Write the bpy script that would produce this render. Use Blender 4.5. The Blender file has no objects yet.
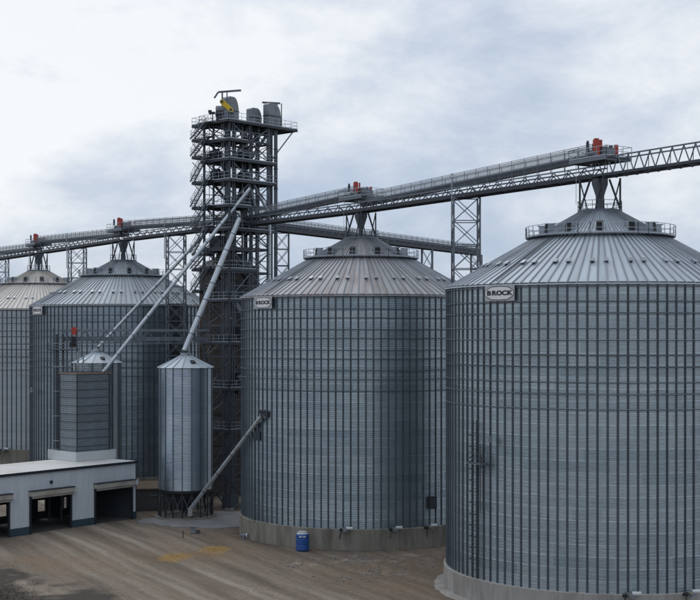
import bpy, math, random
from mathutils import Vector, Matrix, noise
random.seed(7)
sc = bpy.context.scene
C = sc.collection
R_ = math.radians
PI = math.pi

# ------------------------------------------------------------------ camera
F, CX, HY, CAMZ = 1300.0, 350.0, 333.0, 26.5      # focal length and horizon of the 700 px photograph
cam = bpy.data.cameras.new('camera')
cam.sensor_width = 36; cam.sensor_fit = 'HORIZONTAL'; cam.lens = F/700*36
cam.shift_y = (HY-300)/700
cam.clip_start = 1; cam.clip_end = 20000
co = bpy.data.objects.new('camera', cam); C.objects.link(co)
co.location = (0, 0, CAMZ); co.rotation_euler = (PI/2, 0, 0)
sc.camera = co
sc.view_settings.view_transform = 'Standard'
sc.view_settings.look = 'None'
sc.view_settings.exposure = 0.0
sc.view_settings.gamma = 1.0

# ------------------------------------------------------------------ sky
SUN_EL, SUN_AZ = R_(44), R_(-30)       # azimuth from +Y towards +X (left of the view)
world = bpy.data.worlds.new('World'); sc.world = world; world.use_nodes = True
nt = world.node_tree; N = nt.nodes; L = nt.links
for n in list(N): N.remove(n)
out = N.new('ShaderNodeOutputWorld'); bg = N.new('ShaderNodeBackground')
bg.inputs['Strength'].default_value = 0.1
sky = N.new('ShaderNodeTexSky'); sky.sky_type = 'NISHITA'; sky.sun_disc = False
sky.sun_elevation = SUN_EL; sky.sun_rotation = SUN_AZ
tc = N.new('ShaderNodeTexCoord')
mp = N.new('ShaderNodeMapping'); mp.inputs['Scale'].default_value = (5.5, 5.5, 11.0); mp.inputs['Location'].default_value = (3.1, 0.4, 1.7)
mp.inputs['Rotation'].default_value = (0, R_(-7), 0)
L.new(tc.outputs['Generated'], mp.inputs['Vector'])
n1 = N.new('ShaderNodeTexNoise'); n1.inputs['Scale'].default_value = 1.5; n1.inputs['Detail'].default_value = 9; n1.inputs['Roughness'].default_value = 0.62
n1.inputs['Distortion'].default_value = 0.15
L.new(mp.outputs[0], n1.inputs['Vector'])
n2 = N.new('ShaderNodeTexNoise'); n2.inputs['Scale'].default_value = 0.8; n2.inputs['Detail'].default_value = 2
L.new(mp.outputs[0], n2.inputs['Vector'])
add = N.new('ShaderNodeMath'); add.operation = 'ADD'
L.new(n1.outputs['Fac'], add.inputs[0]); L.new(n2.outputs['Fac'], add.inputs[1])
# the cloud sheet thins and brightens with height above the horizon
sp = N.new('ShaderNodeSeparateXYZ'); L.new(tc.outputs['Generated'], sp.inputs[0])
el = N.new('ShaderNodeMapRange'); el.inputs['From Min'].default_value = 0.0; el.inputs['From Max'].default_value = 0.26
el.inputs['To Min'].default_value = -0.11; el.inputs['To Max'].default_value = 0.13
L.new(sp.outputs['Z'], el.inputs['Value'])
add1 = N.new('ShaderNodeMath'); add1.operation = 'ADD'; L.new(add.outputs[0], add1.inputs[0]); L.new(el.outputs[0], add1.inputs[1])
# thinner cloud round the hidden sun
dt = N.new('ShaderNodeVectorMath'); dt.operation = 'DOT_PRODUCT'; L.new(tc.outputs['Generated'], dt.inputs[0])
dt.inputs[1].default_value = (math.sin(SUN_AZ)*math.cos(SUN_EL), math.cos(SUN_AZ)*math.cos(SUN_EL), math.sin(SUN_EL))
gl = N.new('ShaderNodeMapRange'); gl.inputs['From Min'].default_value = 0.55; gl.inputs['From Max'].default_value = 1.0; gl.inputs['To Min'].default_value = -0.03; gl.inputs['To Max'].default_value = 0.20
L.new(dt.outputs['Value'], gl.inputs['Value'])
add2 = N.new('ShaderNodeMath'); add2.operation = 'ADD'; L.new(add1.outputs[0], add2.inputs[0]); L.new(gl.outputs[0], add2.inputs[1])
cr = N.new('ShaderNodeValToRGB'); cr.color_ramp.interpolation = 'B_SPLINE'; nrm = N.new('ShaderNodeMapRange'); nrm.inputs['From Min'].default_value = 0.78; nrm.inputs['From Max'].default_value = 1.30
L.new(add2.outputs[0], nrm.inputs['Value']); L.new(nrm.outputs[0], cr.inputs['Fac'])
e = cr.color_ramp.elements
e[0].position = 0.0; e[0].color = (0.38, 0.47, 0.61, 1)
e[1].position = 1.0; e[1].color = (0.78, 0.79, 0.80, 1)
x = e.new(0.52); x.color = (0.55, 0.60, 0.685, 1)
mul = N.new('ShaderNodeMapRange'); mul.inputs['From Min'].default_value = 0.75; mul.inputs['From Max'].default_value = 1.3
mul.inputs['To Min'].default_value = 11.2; mul.inputs['To Max'].default_value = 12.6
L.new(add2.outputs[0], mul.inputs['Value'])
sc_ = N.new('ShaderNodeVectorMath'); sc_.operation = 'SCALE'
L.new(cr.outputs[0], sc_.inputs[0]); L.new(mul.outputs[0], sc_.inputs['Scale'])
mx = N.new('ShaderNodeMixRGB'); mx.inputs[0].default_value = 0.93
L.new(sky.outputs[0], mx.inputs[1]); L.new(sc_.outputs[0], mx.inputs[2])
L.new(mx.outputs[0], bg.inputs['Color']); L.new(bg.outputs[0], out.inputs['Surface'])

sun = bpy.data.lights.new('sun', 'SUN'); sun.energy = 0.5; sun.angle = R_(28); sun.color = (1.0, 0.96, 0.9)
so = bpy.data.objects.new('sun', sun); C.objects.link(so)
sd = Vector((math.sin(SUN_AZ)*math.cos(SUN_EL), math.cos(SUN_AZ)*math.cos(SUN_EL), math.sin(SUN_EL)))
so.rotation_euler = sd.to_track_quat('Z', 'Y').to_euler(); so.location = (0, 100, 90)

# ------------------------------------------------------------------ materials
MATS = {}
def base_mat(name):
    m = bpy.data.materials.new(name); m.use_nodes = True
    b = m.node_tree.nodes['Principled BSDF']
    return m, m.node_tree.nodes, m.node_tree.links, b

def mat(name, col, rough=0.6, metal=0.0, var=0.15, scale=0.8, bump=0.0, rand=0.0, stretch=(1,1,1), stain=None, stain_amt=0.0, bscale=None):
    """painted or raw surface: base colour with noise wear, optional per-object variation and stains"""
    m, n, l, b = base_mat(name)
    tc = n.new('ShaderNodeTexCoord'); mp = n.new('ShaderNodeMapping'); mp.inputs['Scale'].default_value = stretch
    l.new(tc.outputs['Object'], mp.inputs['Vector'])
    nz = n.new('ShaderNodeTexNoise'); nz.inputs['Scale'].default_value = scale; nz.inputs['Detail'].default_value = 8; nz.inputs['Roughness'].default_value = 0.65
    l.new(mp.outputs[0], nz.inputs['Vector'])
    mr = n.new('ShaderNodeMapRange'); mr.inputs['From Min'].default_value = 0.25; mr.inputs['From Max'].default_value = 0.75
    mr.inputs['To Min'].default_value = 1-var; mr.inputs['To Max'].default_value = 1+var
    l.new(nz.outputs['Fac'], mr.inputs['Value'])
    oi = n.new('ShaderNodeObjectInfo')
    rr = n.new('ShaderNodeMapRange'); rr.inputs['To Min'].default_value = 1-rand; rr.inputs['To Max'].default_value = 1+rand
    l.new(oi.outputs['Random'], rr.inputs['Value'])
    mu = n.new('ShaderNodeMath'); mu.operation = 'MULTIPLY'; l.new(mr.outputs[0], mu.inputs[0]); l.new(rr.outputs[0], mu.inputs[1])
    vs = n.new('ShaderNodeVectorMath'); vs.operation = 'SCALE'; vs.inputs[0].default_value = col[:3]; l.new(mu.outputs[0], vs.inputs['Scale'])
    last = vs.outputs[0]
    if stain:
        nz2 = n.new('ShaderNodeTexNoise'); nz2.inputs['Scale'].default_value = scale*0.6; nz2.inputs['Detail'].default_value = 5
        ad = n.new('ShaderNodeVectorMath'); ad.operation = 'ADD'; l.new(mp.outputs[0], ad.inputs[0])
        cb = n.new('ShaderNodeCombineXYZ'); l.new(oi.outputs['Random'], cb.inputs[2])
        ms = n.new('ShaderNodeVectorMath'); ms.operation = 'SCALE'; ms.inputs['Scale'].default_value = 9.0; l.new(cb.outputs[0], ms.inputs[0])
        l.new(ms.outputs[0], ad.inputs[1]); l.new(ad.outputs[0], nz2.inputs['Vector'])
        m2 = n.new('ShaderNodeMapRange'); m2.inputs['From Min'].default_value = 0.48; m2.inputs['From Max'].default_value = 0.72
        m2.inputs['To Max'].default_value = stain_amt
        l.new(nz2.outputs['Fac'], m2.inputs['Value'])
        mixc = n.new('ShaderNodeMixRGB'); l.new(m2.outputs[0], mixc.inputs[0]); l.new(last, mixc.inputs[1]); mixc.inputs[2].default_value = (*stain, 1)
        last = mixc.outputs[0]
    l.new(last, b.inputs['Base Color'])
    b.inputs['Metallic'].default_value = metal
    r2 = n.new('ShaderNodeMapRange'); r2.inputs['To Min'].default_value = max(rough-0.1, 0.05); r2.inputs['To Max'].default_value = min(rough+0.1, 1)
    l.new(nz.outputs['Fac'], r2.inputs['Value']); l.new(r2.outputs[0], b.inputs['Roughness'])
    if bump:
        bp = n.new('ShaderNodeBump'); bp.inputs['Strength'].default_value = bump; bp.inputs['Distance'].default_value = 0.05
        nb = n.new('ShaderNodeTexNoise'); nb.inputs['Scale'].default_value = bscale or scale*5; nb.inputs['Detail'].default_value = 6
        l.new(tc.outputs['Object'], nb.inputs['Vector'])
        l.new(nb.outputs['Fac'], bp.inputs['Height']); l.new(bp.outputs[0], b.inputs['Normal'])
    MATS[name] = m
    return m

def sheet_wall(name, c0, c1, sheets=36, metal=0.75, rough=0.4, stain=(0.30, 0.25, 0.2), stain_amt=0.25):
    """corrugated wall course: every rolled sheet has its own zinc tone"""
    m, n, l, b = base_mat(name)
    tc = n.new('ShaderNodeTexCoord'); s = n.new('ShaderNodeSeparateXYZ'); l.new(tc.outputs['Object'], s.inputs[0])
    at = n.new('ShaderNodeMath'); at.operation = 'ARCTAN2'; l.new(s.outputs['Y'], at.inputs[0]); l.new(s.outputs['X'], at.inputs[1])
    k = n.new('ShaderNodeMath'); k.operation = 'MULTIPLY_ADD'; k.inputs[1].default_value = sheets/(2*PI); l.new(at.outputs[0], k.inputs[0])
    oi = n.new('ShaderNodeObjectInfo'); k2 = n.new('ShaderNodeMath'); k2.operation = 'MULTIPLY'; k2.inputs[1].default_value = 97.0
    l.new(oi.outputs['Random'], k2.inputs[0]); l.new(k2.outputs[0], k.inputs[2])
    fl = n.new('ShaderNodeMath'); fl.operation = 'FLOOR'; l.new(k.outputs[0], fl.inputs[0])
    cb = n.new('ShaderNodeCombineXYZ'); l.new(fl.outputs[0], cb.inputs[0]); l.new(k2.outputs[0], cb.inputs[1])
    wn = n.new('ShaderNodeTexWhiteNoise'); wn.noise_dimensions = '3D'; l.new(cb.outputs[0], wn.inputs['Vector'])
    # course-wide tone + sheet tone
    a = n.new('ShaderNodeMath'); a.operation = 'MULTIPLY_ADD'; a.inputs[1].default_value = 0.5
    l.new(wn.outputs['Value'], a.inputs[0])
    h = n.new('ShaderNodeMath'); h.operation = 'MULTIPLY'; h.inputs[1].default_value = 0.5; l.new(oi.outputs['Random'], h.inputs[0]); l.new(h.outputs[0], a.inputs[2])
    mixc = n.new('ShaderNodeMixRGB'); l.new(a.outputs[0], mixc.inputs[0]); mixc.inputs[1].default_value = (*c0, 1); mixc.inputs[2].default_value = (*c1, 1)
    nz = n.new('ShaderNodeTexNoise'); nz.inputs['Scale'].default_value = 1.3; nz.inputs['Detail'].default_value = 8; nz.inputs['Roughness'].default_value = 0.7
    mp = n.new('ShaderNodeMapping'); mp.inputs['Scale'].default_value = (1.0, 1.0, 2.2); l.new(tc.outputs['Object'], mp.inputs['Vector'])
    cc = n.new('ShaderNodeCombineXYZ'); l.new(k2.outputs[0], cc.inputs[2])
    ad = n.new('ShaderNodeVectorMath'); ad.operation = 'ADD'; l.new(mp.outputs[0], ad.inputs[0]); l.new(cc.outputs[0], ad.inputs[1])
    l.new(ad.outputs[0], nz.inputs['Vector'])
    m2 = n.new('ShaderNodeMapRange'); m2.inputs['From Min'].default_value = 0.5; m2.inputs['From Max'].default_value = 0.8; m2.inputs['To Max'].default_value = stain_amt
    l.new(nz.outputs['Fac'], m2.inputs['Value'])
    mix2 = n.new('ShaderNodeMixRGB'); l.new(m2.outputs[0], mix2.inputs[0]); l.new(mixc.outputs[0], mix2.inputs[1]); mix2.inputs[2].default_value = (*stain, 1)
    l.new(mix2.outputs[0], b.inputs['Base Color'])
    # shallow dents and oil-canning of the thin sheet, and fine spangle
    mq = n.new('ShaderNodeMapping'); mq.inputs['Scale'].default_value = (0.7, 0.7, 3.2); l.new(ad.outputs[0], mq.inputs['Vector'])
    nd = n.new('ShaderNodeTexNoise'); nd.inputs['Scale'].default_value = 0.9; nd.inputs['Detail'].default_value = 3; l.new(mq.outputs[0], nd.inputs['Vector'])
    bp = n.new('ShaderNodeBump'); bp.inputs['Strength'].default_value = 1.0; bp.inputs['Distance'].default_value = 0.022; l.new(nd.outputs['Fac'], bp.inputs['Height'])
    l.new(bp.outputs[0], b.inputs['Normal'])
    b.inputs['Metallic'].default_value = metal
    r2 = n.new('ShaderNodeMapRange'); r2.inputs['To Min'].default_value = rough-0.12; r2.inputs['To Max'].default_value = rough+0.12
    l.new(nz.outputs['Fac'], r2.inputs['Value']); l.new(r2.outputs[0], b.inputs['Roughness'])
    MATS[name] = m
    return m

M_wall  = sheet_wall('zinc_wall', (0.265, 0.33, 0.375), (0.415, 0.485, 0.53), metal=0.9, rough=0.34)
M_wall3 = sheet_wall('zinc_wall_weathered', (0.245, 0.31, 0.36), (0.38, 0.45, 0.50), metal=0.9, rough=0.32, stain=(0.33, 0.27, 0.21), stain_amt=0.4)
M_wall2 = sheet_wall('zinc_wall_dull', (0.20, 0.25, 0.30), (0.30, 0.36, 0.41), metal=0.9, rough=0.32)
M_wall1 = sheet_wall('zinc_wall_pale', (0.30, 0.34, 0.38), (0.37, 0.41, 0.45), metal=0.85, rough=0.36, stain=(0.40, 0.36, 0.30), stain_amt=0.4)
M_hop   = sheet_wall('zinc_hopper_wall', (0.34, 0.42, 0.50), (0.46, 0.53, 0.60), sheets=18, metal=0.92, rough=0.36, stain=(0.5, 0.44, 0.30), stain_amt=0.15)
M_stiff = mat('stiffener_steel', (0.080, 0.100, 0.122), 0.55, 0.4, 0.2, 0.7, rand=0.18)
M_ribpale = mat('dusty_rib', (0.46, 0.44, 0.41), 0.7, 0.1, 0.1, 0.7, rand=0.1)
M_rib   = mat('roof_rib_shadow_steel', (0.27, 0.30, 0.34), 0.5, 0.6, 0.2, 0.7, rand=0.2)  # darker than the panels: shadow lines beside the ribs put into the colour
M_ring  = mat('wind_ring_steel', (0.115, 0.14, 0.165), 0.55, 0.4, 0.2, 0.7, rand=0.2)
M_roof4 = mat('roof_zinc', (0.50, 0.57, 0.63), 0.62, 0.35, 0.10, 0.5, rand=0.10, stretch=(0.25, 3, 1), stain=(0.36, 0.37, 0.38), stain_amt=0.5)
M_roof3 = mat('roof_zinc_rusty', (0.41, 0.41, 0.425), 0.6, 0.35, 0.16, 0.5, rand=0.16, stretch=(0.25, 3, 1), stain=(0.27, 0.19, 0.165), stain_amt=0.8)
M_roof1 = mat('roof_dusty_cream', (0.80, 0.77, 0.72), 0.75, 0.0, 0.08, 0.5, rand=0.05, stain=(0.48, 0.46, 0.43), stain_amt=0.4)
M_roof2 = mat('roof_zinc_blue', (0.44, 0.50, 0.55), 0.6, 0.35, 0.12, 0.5, rand=0.12, stretch=(0.25, 3, 1), stain=(0.32, 0.30, 0.29), stain_amt=0.5)
M_steel = mat('galvanised_frame', (0.13, 0.15, 0.18), 0.5, 0.5, 0.25, 0.9, rand=0.2)
M_dark  = mat('dark_structural_steel', (0.050, 0.060, 0.075), 0.55, 0.35, 0.25, 0.9, rand=0.2)
M_light = mat('light_galvanised', (0.34, 0.38, 0.43), 0.42, 0.6, 0.15, 0.9, rand=0.1)
M_trunk = mat('elevator_casing', (0.12, 0.145, 0.175), 0.45, 0.5, 0.2, 0.6, rand=0.1)
M_tube  = mat('spout_tube', (0.52, 0.58, 0.64), 0.4, 0.6, 0.18, 0.8, rand=0.08, stain=(0.25, 0.25, 0.26), stain_amt=0.5)
M_conc  = mat('concrete', (0.23, 0.22, 0.19), 0.85, 0, 0.3, 1.1, bump=0.5, stain=(0.10, 0.092, 0.078), stain_amt=0.85, stretch=(1, 1, 0.22))
M_conc4 = mat('concrete_pale', (0.32, 0.31, 0.295), 0.85, 0, 0.25, 1.1, bump=0.5, stain=(0.19, 0.175, 0.155), stain_amt=0.7, stretch=(1, 1, 0.25))
M_pad   = mat('concrete_pad', (0.23, 0.235, 0.24), 0.85, 0, 0.25, 0.35, bump=0.5, stain=(0.13, 0.115, 0.10), stain_amt=0.8)
M_red   = mat('red_paint', (0.38, 0.045, 0.03), 0.5, 0, 0.2, 1.5)
M_yel   = mat('yellow_paint', (0.62, 0.43, 0.02), 0.5, 0, 0.2, 1.5)
M_white = mat('white_sheet_cladding', (0.56, 0.615, 0.67), 0.55, 0.05, 0.10, 0.5, rand=0.04, stain=(0.33, 0.35, 0.36), stain_amt=0.4, stretch=(1, 1, 0.3))
M_rooft = mat('white_roof_membrane', (0.66, 0.67, 0.67), 0.7, 0, 0.06, 0.3, stain=(0.42, 0.33, 0.24), stain_amt=0.35)
M_curb  = mat('white_curb_sheet', (0.55, 0.58, 0.60), 0.6, 0.1, 0.08, 0.5, rand=0.04)
M_teal  = mat('dark_blue_base_band', (0.030, 0.060, 0.085), 0.6, 0, 0.2, 0.6)
M_trim  = mat('dark_trim', (0.020, 0.028, 0.04), 0.5, 0.1, 0.15, 1)
M_lining= mat('inside_shade_lining', (0.05, 0.062, 0.075), 0.8, 0, 0.2, 0.5)  # near-black: shade behind the open doors put into the colour
M_inside= mat('inside_wall_shade', (0.03, 0.037, 0.045), 0.8, 0, 0.2, 0.5)  # back wall and ceiling colour, darkened to paint in the dim interior
M_tank  = mat('dark_corrugated_bin', (0.19, 0.22, 0.25), 0.5, 0.45, 0.2, 0.7, rand=0.12)
M_brown = mat('weathered_brown_sheet', (0.055, 0.047, 0.042), 0.8, 0.1, 0.35, 0.35, rand=0.12, stain=(0.035, 0.03, 0.028), stain_amt=0.8)
M_brroof= mat('brown_roof_sheet', (0.20, 0.165, 0.15), 0.7, 0.2, 0.2, 0.5, rand=0.12)
M_black = mat('black_steel', (0.012, 0.013, 0.016), 0.6, 0.1, 0.2, 1)
M_blue  = mat('blue_plastic', (0.012, 0.075, 0.30), 0.45, 0, 0.25, 2.0, stain=(0.06, 0.09, 0.18), stain_amt=0.6)
M_plw   = mat('white_label', (0.55, 0.58, 0.60), 0.6, 0, 0.1, 2)
M_sign  = mat('sign_white', (0.78, 0.79, 0.80), 0.5, 0, 0.06, 1.5)
M_signb = mat('sign_backing', (0.42, 0.44, 0.46), 0.5, 0.2, 0.08, 1.5)
M_navy  = mat('sign_lettering', (0.015, 0.018, 0.03), 0.5, 0, 0.05, 1)
M_grain = mat('spilled_corn', (0.27, 0.17, 0.055), 0.9, 0, 0.3, 1.2, bump=1.0, bscale=14, stain=(0.15, 0.11, 0.07), stain_amt=0.8)
M_chalk = mat('pale_rubble', (0.27, 0.25, 0.235), 0.9, 0, 0.3, 1.5, bump=0.8, rand=0.2)
M_clod  = mat('dirt_clods', (0.17, 0.145, 0.12), 0.9, 0, 0.3, 1.5)
M_weed  = mat('dry_weeds', (0.06, 0.048, 0.028), 0.9, 0, 0.4, 0.6)
M_pit   = mat('pit_roof_tan', (0.24, 0.18, 0.13), 0.8, 0, 0.25, 0.6, rand=0.12)
M_pitw  = mat('pit_wall', (0.075, 0.075, 0.078), 0.85, 0, 0.3, 0.6)
M_mot   = mat('motor_grey', (0.2, 0.225, 0.255), 0.5, 0.3, 0.25, 1.5, stain=(0.1, 0.1, 0.1), stain_amt=0.5)
M_cream = mat('cream_roller_cover', (0.42, 0.40, 0.37), 0.6, 0.1, 0.15, 0.8, stain=(0.2, 0.16, 0.12), stain_amt=0.6)
M_lampg = mat('lamp_glass', (0.6, 0.6, 0.58), 0.2, 0, 0.05, 1)

# ground
def ground_mat():
    m, n, l, b = base_mat('packed_dirt')
    tc = n.new('ShaderNodeTexCoord')
    at = n.new('ShaderNodeAttribute'); at.attribute_name = 'soil'
    sp = n.new('ShaderNodeSeparateColor'); l.new(at.outputs['Color'], sp.inputs[0])
    m0 = n.new('ShaderNodeMapping'); m0.inputs['Rotation'].default_value = (0, 0, R_(62)); l.new(tc.outputs['Object'], m0.inputs['Vector'])
    mp = n.new('ShaderNodeMapping'); mp.inputs['Scale'].default_value = (0.07, 1.25, 1)
    l.new(m0.outputs[0], mp.inputs['Vector'])
    ns = n.new('ShaderNodeTexNoise'); ns.inputs['Scale'].default_value = 0.5; ns.inputs['Detail'].default_value = 9; ns.inputs['Roughness'].default_value = 0.7
    l.new(mp.outputs[0], ns.inputs['Vector'])
    nf = n.new('ShaderNodeTexNoise'); nf.inputs['Scale'].default_value = 1.7; nf.inputs['Detail'].default_value = 10; nf.inputs['Roughness'].default_value = 0.75
    l.new(tc.outputs['Object'], nf.inputs['Vector'])
    nb = n.new('ShaderNodeTexNoise'); nb.inputs['Scale'].default_value = 0.09; nb.inputs['Detail'].default_value = 4
    l.new(tc.outputs['Object'], nb.inputs['Vector'])
    cr = n.new('ShaderNodeValToRGB'); l.new(ns.outputs['Fac'], cr.inputs['Fac'])
    cr.color_ramp.elements[0].position = 0.33; cr.color_ramp.elements[0].color = (0.115, 0.089, 0.068, 1)
    cr.color_ramp.elements[1].position = 0.68; cr.color_ramp.elements[1].color = (0.27, 0.22, 0.17, 1)
    def mixn(fac, c1, c2, t='MIX'):
        q = n.new('ShaderNodeMixRGB'); q.blend_type = t
        if isinstance(fac, float): q.inputs[0].default_value = fac
        else: l.new(fac, q.inputs[0])
        l.new(c1, q.inputs[1])
        if isinstance(c2, tuple): q.inputs[2].default_value = (*c2, 1)
        else: l.new(c2, q.inputs[2])
        return q.outputs[0]
    m1 = n.new('ShaderNodeMapRange'); m1.inputs['From Min'].default_value = 0.45; m1.inputs['From Max'].default_value = 0.7; m1.inputs['To Max'].default_value = 0.55
    l.new(nb.outputs['Fac'], m1.inputs['Value'])
    c = mixn(m1.outputs[0], cr.outputs[0], (0.17, 0.13, 0.094))
    c = mixn(sp.outputs['Red'], c, (0.37, 0.325, 0.27))
    c = mixn(sp.outputs['Blue'], c, (0.22, 0.145, 0.082))
    c = mixn(sp.outputs['Green'], c, (0.045, 0.038, 0.032))
    ga = n.new('ShaderNodeMath'); ga.operation = 'MULTIPLY'; ga.inputs[1].default_value = 0.9; l.new(at.outputs['Alpha'], ga.inputs[0])
    c = mixn(ga.outputs[0], c, (0.37, 0.225, 0.07))
    fr = n.new('ShaderNodeMapRange'); fr.inputs['From Min'].default_value = 0.3; fr.inputs['From Max'].default_value = 0.7
    fr.inputs['To Min'].default_value = 0.72; fr.inputs['To Max'].default_value = 1.25
    l.new(nf.outputs['Fac'], fr.inputs['Value'])
    ng = n.new('ShaderNodeTexNoise'); ng.inputs['Scale'].default_value = 7.0; ng.inputs['Detail'].default_value = 6; ng.inputs['Roughness'].default_value = 0.8
    l.new(tc.outputs['Object'], ng.inputs['Vector'])
    gr = n.new('ShaderNodeMapRange'); gr.inputs['From Min'].default_value = 0.35; gr.inputs['From Max'].default_value = 0.65
    gr.inputs['To Min'].default_value = 0.62; gr.inputs['To Max'].default_value = 1.38; l.new(ng.outputs['Fac'], gr.inputs['Value'])
    gm = n.new('ShaderNodeMath'); gm.operation = 'MULTIPLY'; l.new(fr.outputs[0], gm.inputs[0]); l.new(gr.outputs[0], gm.inputs[1])
    vs = n.new('ShaderNodeVectorMath'); vs.operation = 'SCALE'; l.new(c, vs.inputs[0]); l.new(gm.outputs[0], vs.inputs['Scale'])
    l.new(vs.outputs[0], b.inputs['Base Color']); b.inputs['Roughness'].default_value = 0.92
    bp = n.new('ShaderNodeBump'); bp.inputs['Strength'].default_value = 0.9; bp.inputs['Distance'].default_value = 0.12
    ad = n.new('ShaderNodeMath'); ad.operation = 'ADD'; l.new(ns.outputs['Fac'], ad.inputs[0]); l.new(nf.outputs['Fac'], ad.inputs[1])
    l.new(ad.outputs[0], bp.inputs['Height']); l.new(bp.outputs[0], b.inputs['Normal'])
    return m
M_ground = ground_mat()

# ------------------------------------------------------------------ mesh helpers
class MB:
    def __init__(s): s.v = []; s.f = []
    def add(s, vs, fs):
        o = len(s.v); s.v += [tuple(p) for p in vs]; s.f += [tuple(o+i for i in f) for f in fs]
    def box(s, c, d, rz=0.0):
        cx, cy, cz = c; hx, hy, hz = d[0]/2, d[1]/2, d[2]/2; ca, sa = math.cos(rz), math.sin(rz)
        vs = []
        for z in (-hz, hz):
            for x, y in ((-hx, -hy), (hx, -hy), (hx, hy), (-hx, hy)):
                vs.append((cx+x*ca-y*sa, cy+x*sa+y*ca, cz+z))
        s.add(vs, [(3,2,1,0), (4,5,6,7), (0,1,5,4), (1,2,6,5), (2,3,7,6), (3,0,4,7)])
    def bar(s, p, q, w, h=None):
        p, q = Vector(p), Vector(q); h = h or w; d = q-p
        if d.length < 1e-6: return
        t = d.normalized(); up = Vector((0,0,1)) if abs(t.z) < 0.95 else Vector((0,1,0))
        a = t.cross(up).normalized(); b = a.cross(t).normalized()
        vs = []
        for c in (p, q):
            for i, j in ((-1,-1), (1,-1), (1,1), (-1,1)): vs.append(c+a*(i*w/2)+b*(j*h/2))
        s.add(vs, [(0,1,2,3), (7,6,5,4), (4,5,1,0), (5,6,2,1), (6,7,3,2), (7,4,0,3)])
    def tube(s, p, q, r, n=12, r2=None, cap=True):
        p, q = Vector(p), Vector(q); r2 = r if r2 is None else r2
        t = (q-p).normalized(); up = Vector((0,0,1)) if abs(t.z) < 0.95 else Vector((1,0,0))
        a = t.cross(up).normalized(); b = a.cross(t)
        vs = [];
        for c, rr in ((p, r), (q, r2)):
            for i in range(n):
                k = 2*PI*i/n; vs.append(c+a*(rr*math.cos(k))+b*(rr*math.sin(k)))
        fs = [(i, (i+1)%n, n+(i+1)%n, n+i) for i in range(n)]
        if cap: fs += [tuple(range(n-1, -1, -1)), tuple(range(n, 2*n))]
        s.add(vs, fs)
    def lathe(s, prof, n=48, c=(0,0,0), close=False):
        vs = []
        for r, z in prof:
            for i in range(n):
                k = 2*PI*i/n; vs.append((c[0]+r*math.cos(k), c[1]+r*math.sin(k), c[2]+z))
        m = len(prof); fs = []
        rng = m if close else m-1
        for j in range(rng):
            jj = (j+1) % m
            for i in range(n):
                ii = (i+1) % n; fs.append((j*n+i, j*n+ii, jj*n+ii, jj*n+i))
        s.add(vs, fs)
    def prism(s, pts, z0, z1):
        n = len(pts); vs = [(x, y, z0) for x, y in pts]+[(x, y, z1) for x, y in pts]
        s.add(vs, [tuple(range(n-1, -1, -1)), tuple(range(n, 2*n))]+[(i, (i+1)%n, n+(i+1)%n, n+i) for i in range(n)])
    def mesh(s, name, m, smooth=None):
        me = bpy.data.meshes.new(name); me.from_pydata(s.v, [], s.f); me.update()
        if m: me.materials.append(m)
        if smooth is not None:
            me.polygons.foreach_set('use_smooth', [True]*len(me.polygons))
            try: me.set_sharp_from_angle(angle=R_(smooth))
            except Exception: pass
        return me

def link(name, me, parent=None, loc=(0,0,0), rot=None, label=None):
    o = bpy.data.objects.new(name, me); C.objects.link(o)
    if parent: o.parent = parent
    o.location = loc
    if rot is not None:
        if hasattr(rot, 'w'): o.rotation_mode = 'QUATERNION'; o.rotation_quaternion = rot
        else: o.rotation_euler = rot
    if label: o['label'] = label
    return o
def thing(name, label, cat, loc=(0,0,0), rz=0, group=None):
    o = bpy.data.objects.new(name, None); C.objects.link(o); o.empty_display_size = 0.5
    o.location = loc; o.rotation_euler = (0, 0, rz); o['label'] = label; o['category'] = cat
    if group: o['group'] = group
    return o
def tag(o, label, cat, group=None):
    o['label'] = label; o['category'] = cat
    if group: o['group'] = group
    return o
def structure(o): o['kind'] = 'structure'; return o
def stuff(o): o['kind'] = 'stuff'; return o
CACHE = {}
def cached(key, fn):
    if key not in CACHE: CACHE[key] = fn()
    return CACHE[key]
def piece(name, p, q, w, m, parent, h=None, round_=False):
    """a straight member as an object; alike members share their mesh. p, q in the parent's frame"""
    p, q = Vector(p), Vector(q); d = q-p; Ln = round(d.length, 2); h = h or w
    def mk():
        b = MB()
        if round_: b.tube((0,0,0), (0,0,Ln), w/2, 12)
        else: b.box((0,0,Ln/2), (w, h, Ln))
        return b.mesh(name, m, 40 if round_ else None)
    me = cached(('pc', Ln, w, h, m.name, round_), mk)
    t = d.normalized()
    if abs(t.z) > 0.999: rot = Vector((0,0,1)).rotation_difference(t)
    else:
        up = Vector((0,0,1)); a = t.cross(up).normalized(); b_ = a.cross(t).normalized()
        rot = Matrix((a, -b_, t)).transposed().to_quaternion() if True else None
        mt = Matrix((a, -b_, t)).transposed()
        if mt.determinant() < 0: mt = Matrix((a, b_, t)).transposed()
        rot = mt.to_quaternion()
    return link(name, me, parent, p, rot)
def at(px, py, Y): return Vector(((px-CX)/F*Y, Y, CAMZ+(HY-py)/F*Y))
def gnd(px, py):
    Y = CAMZ*F/(py-HY); return Vector(((px-CX)/F*Y, Y, 0))

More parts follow.
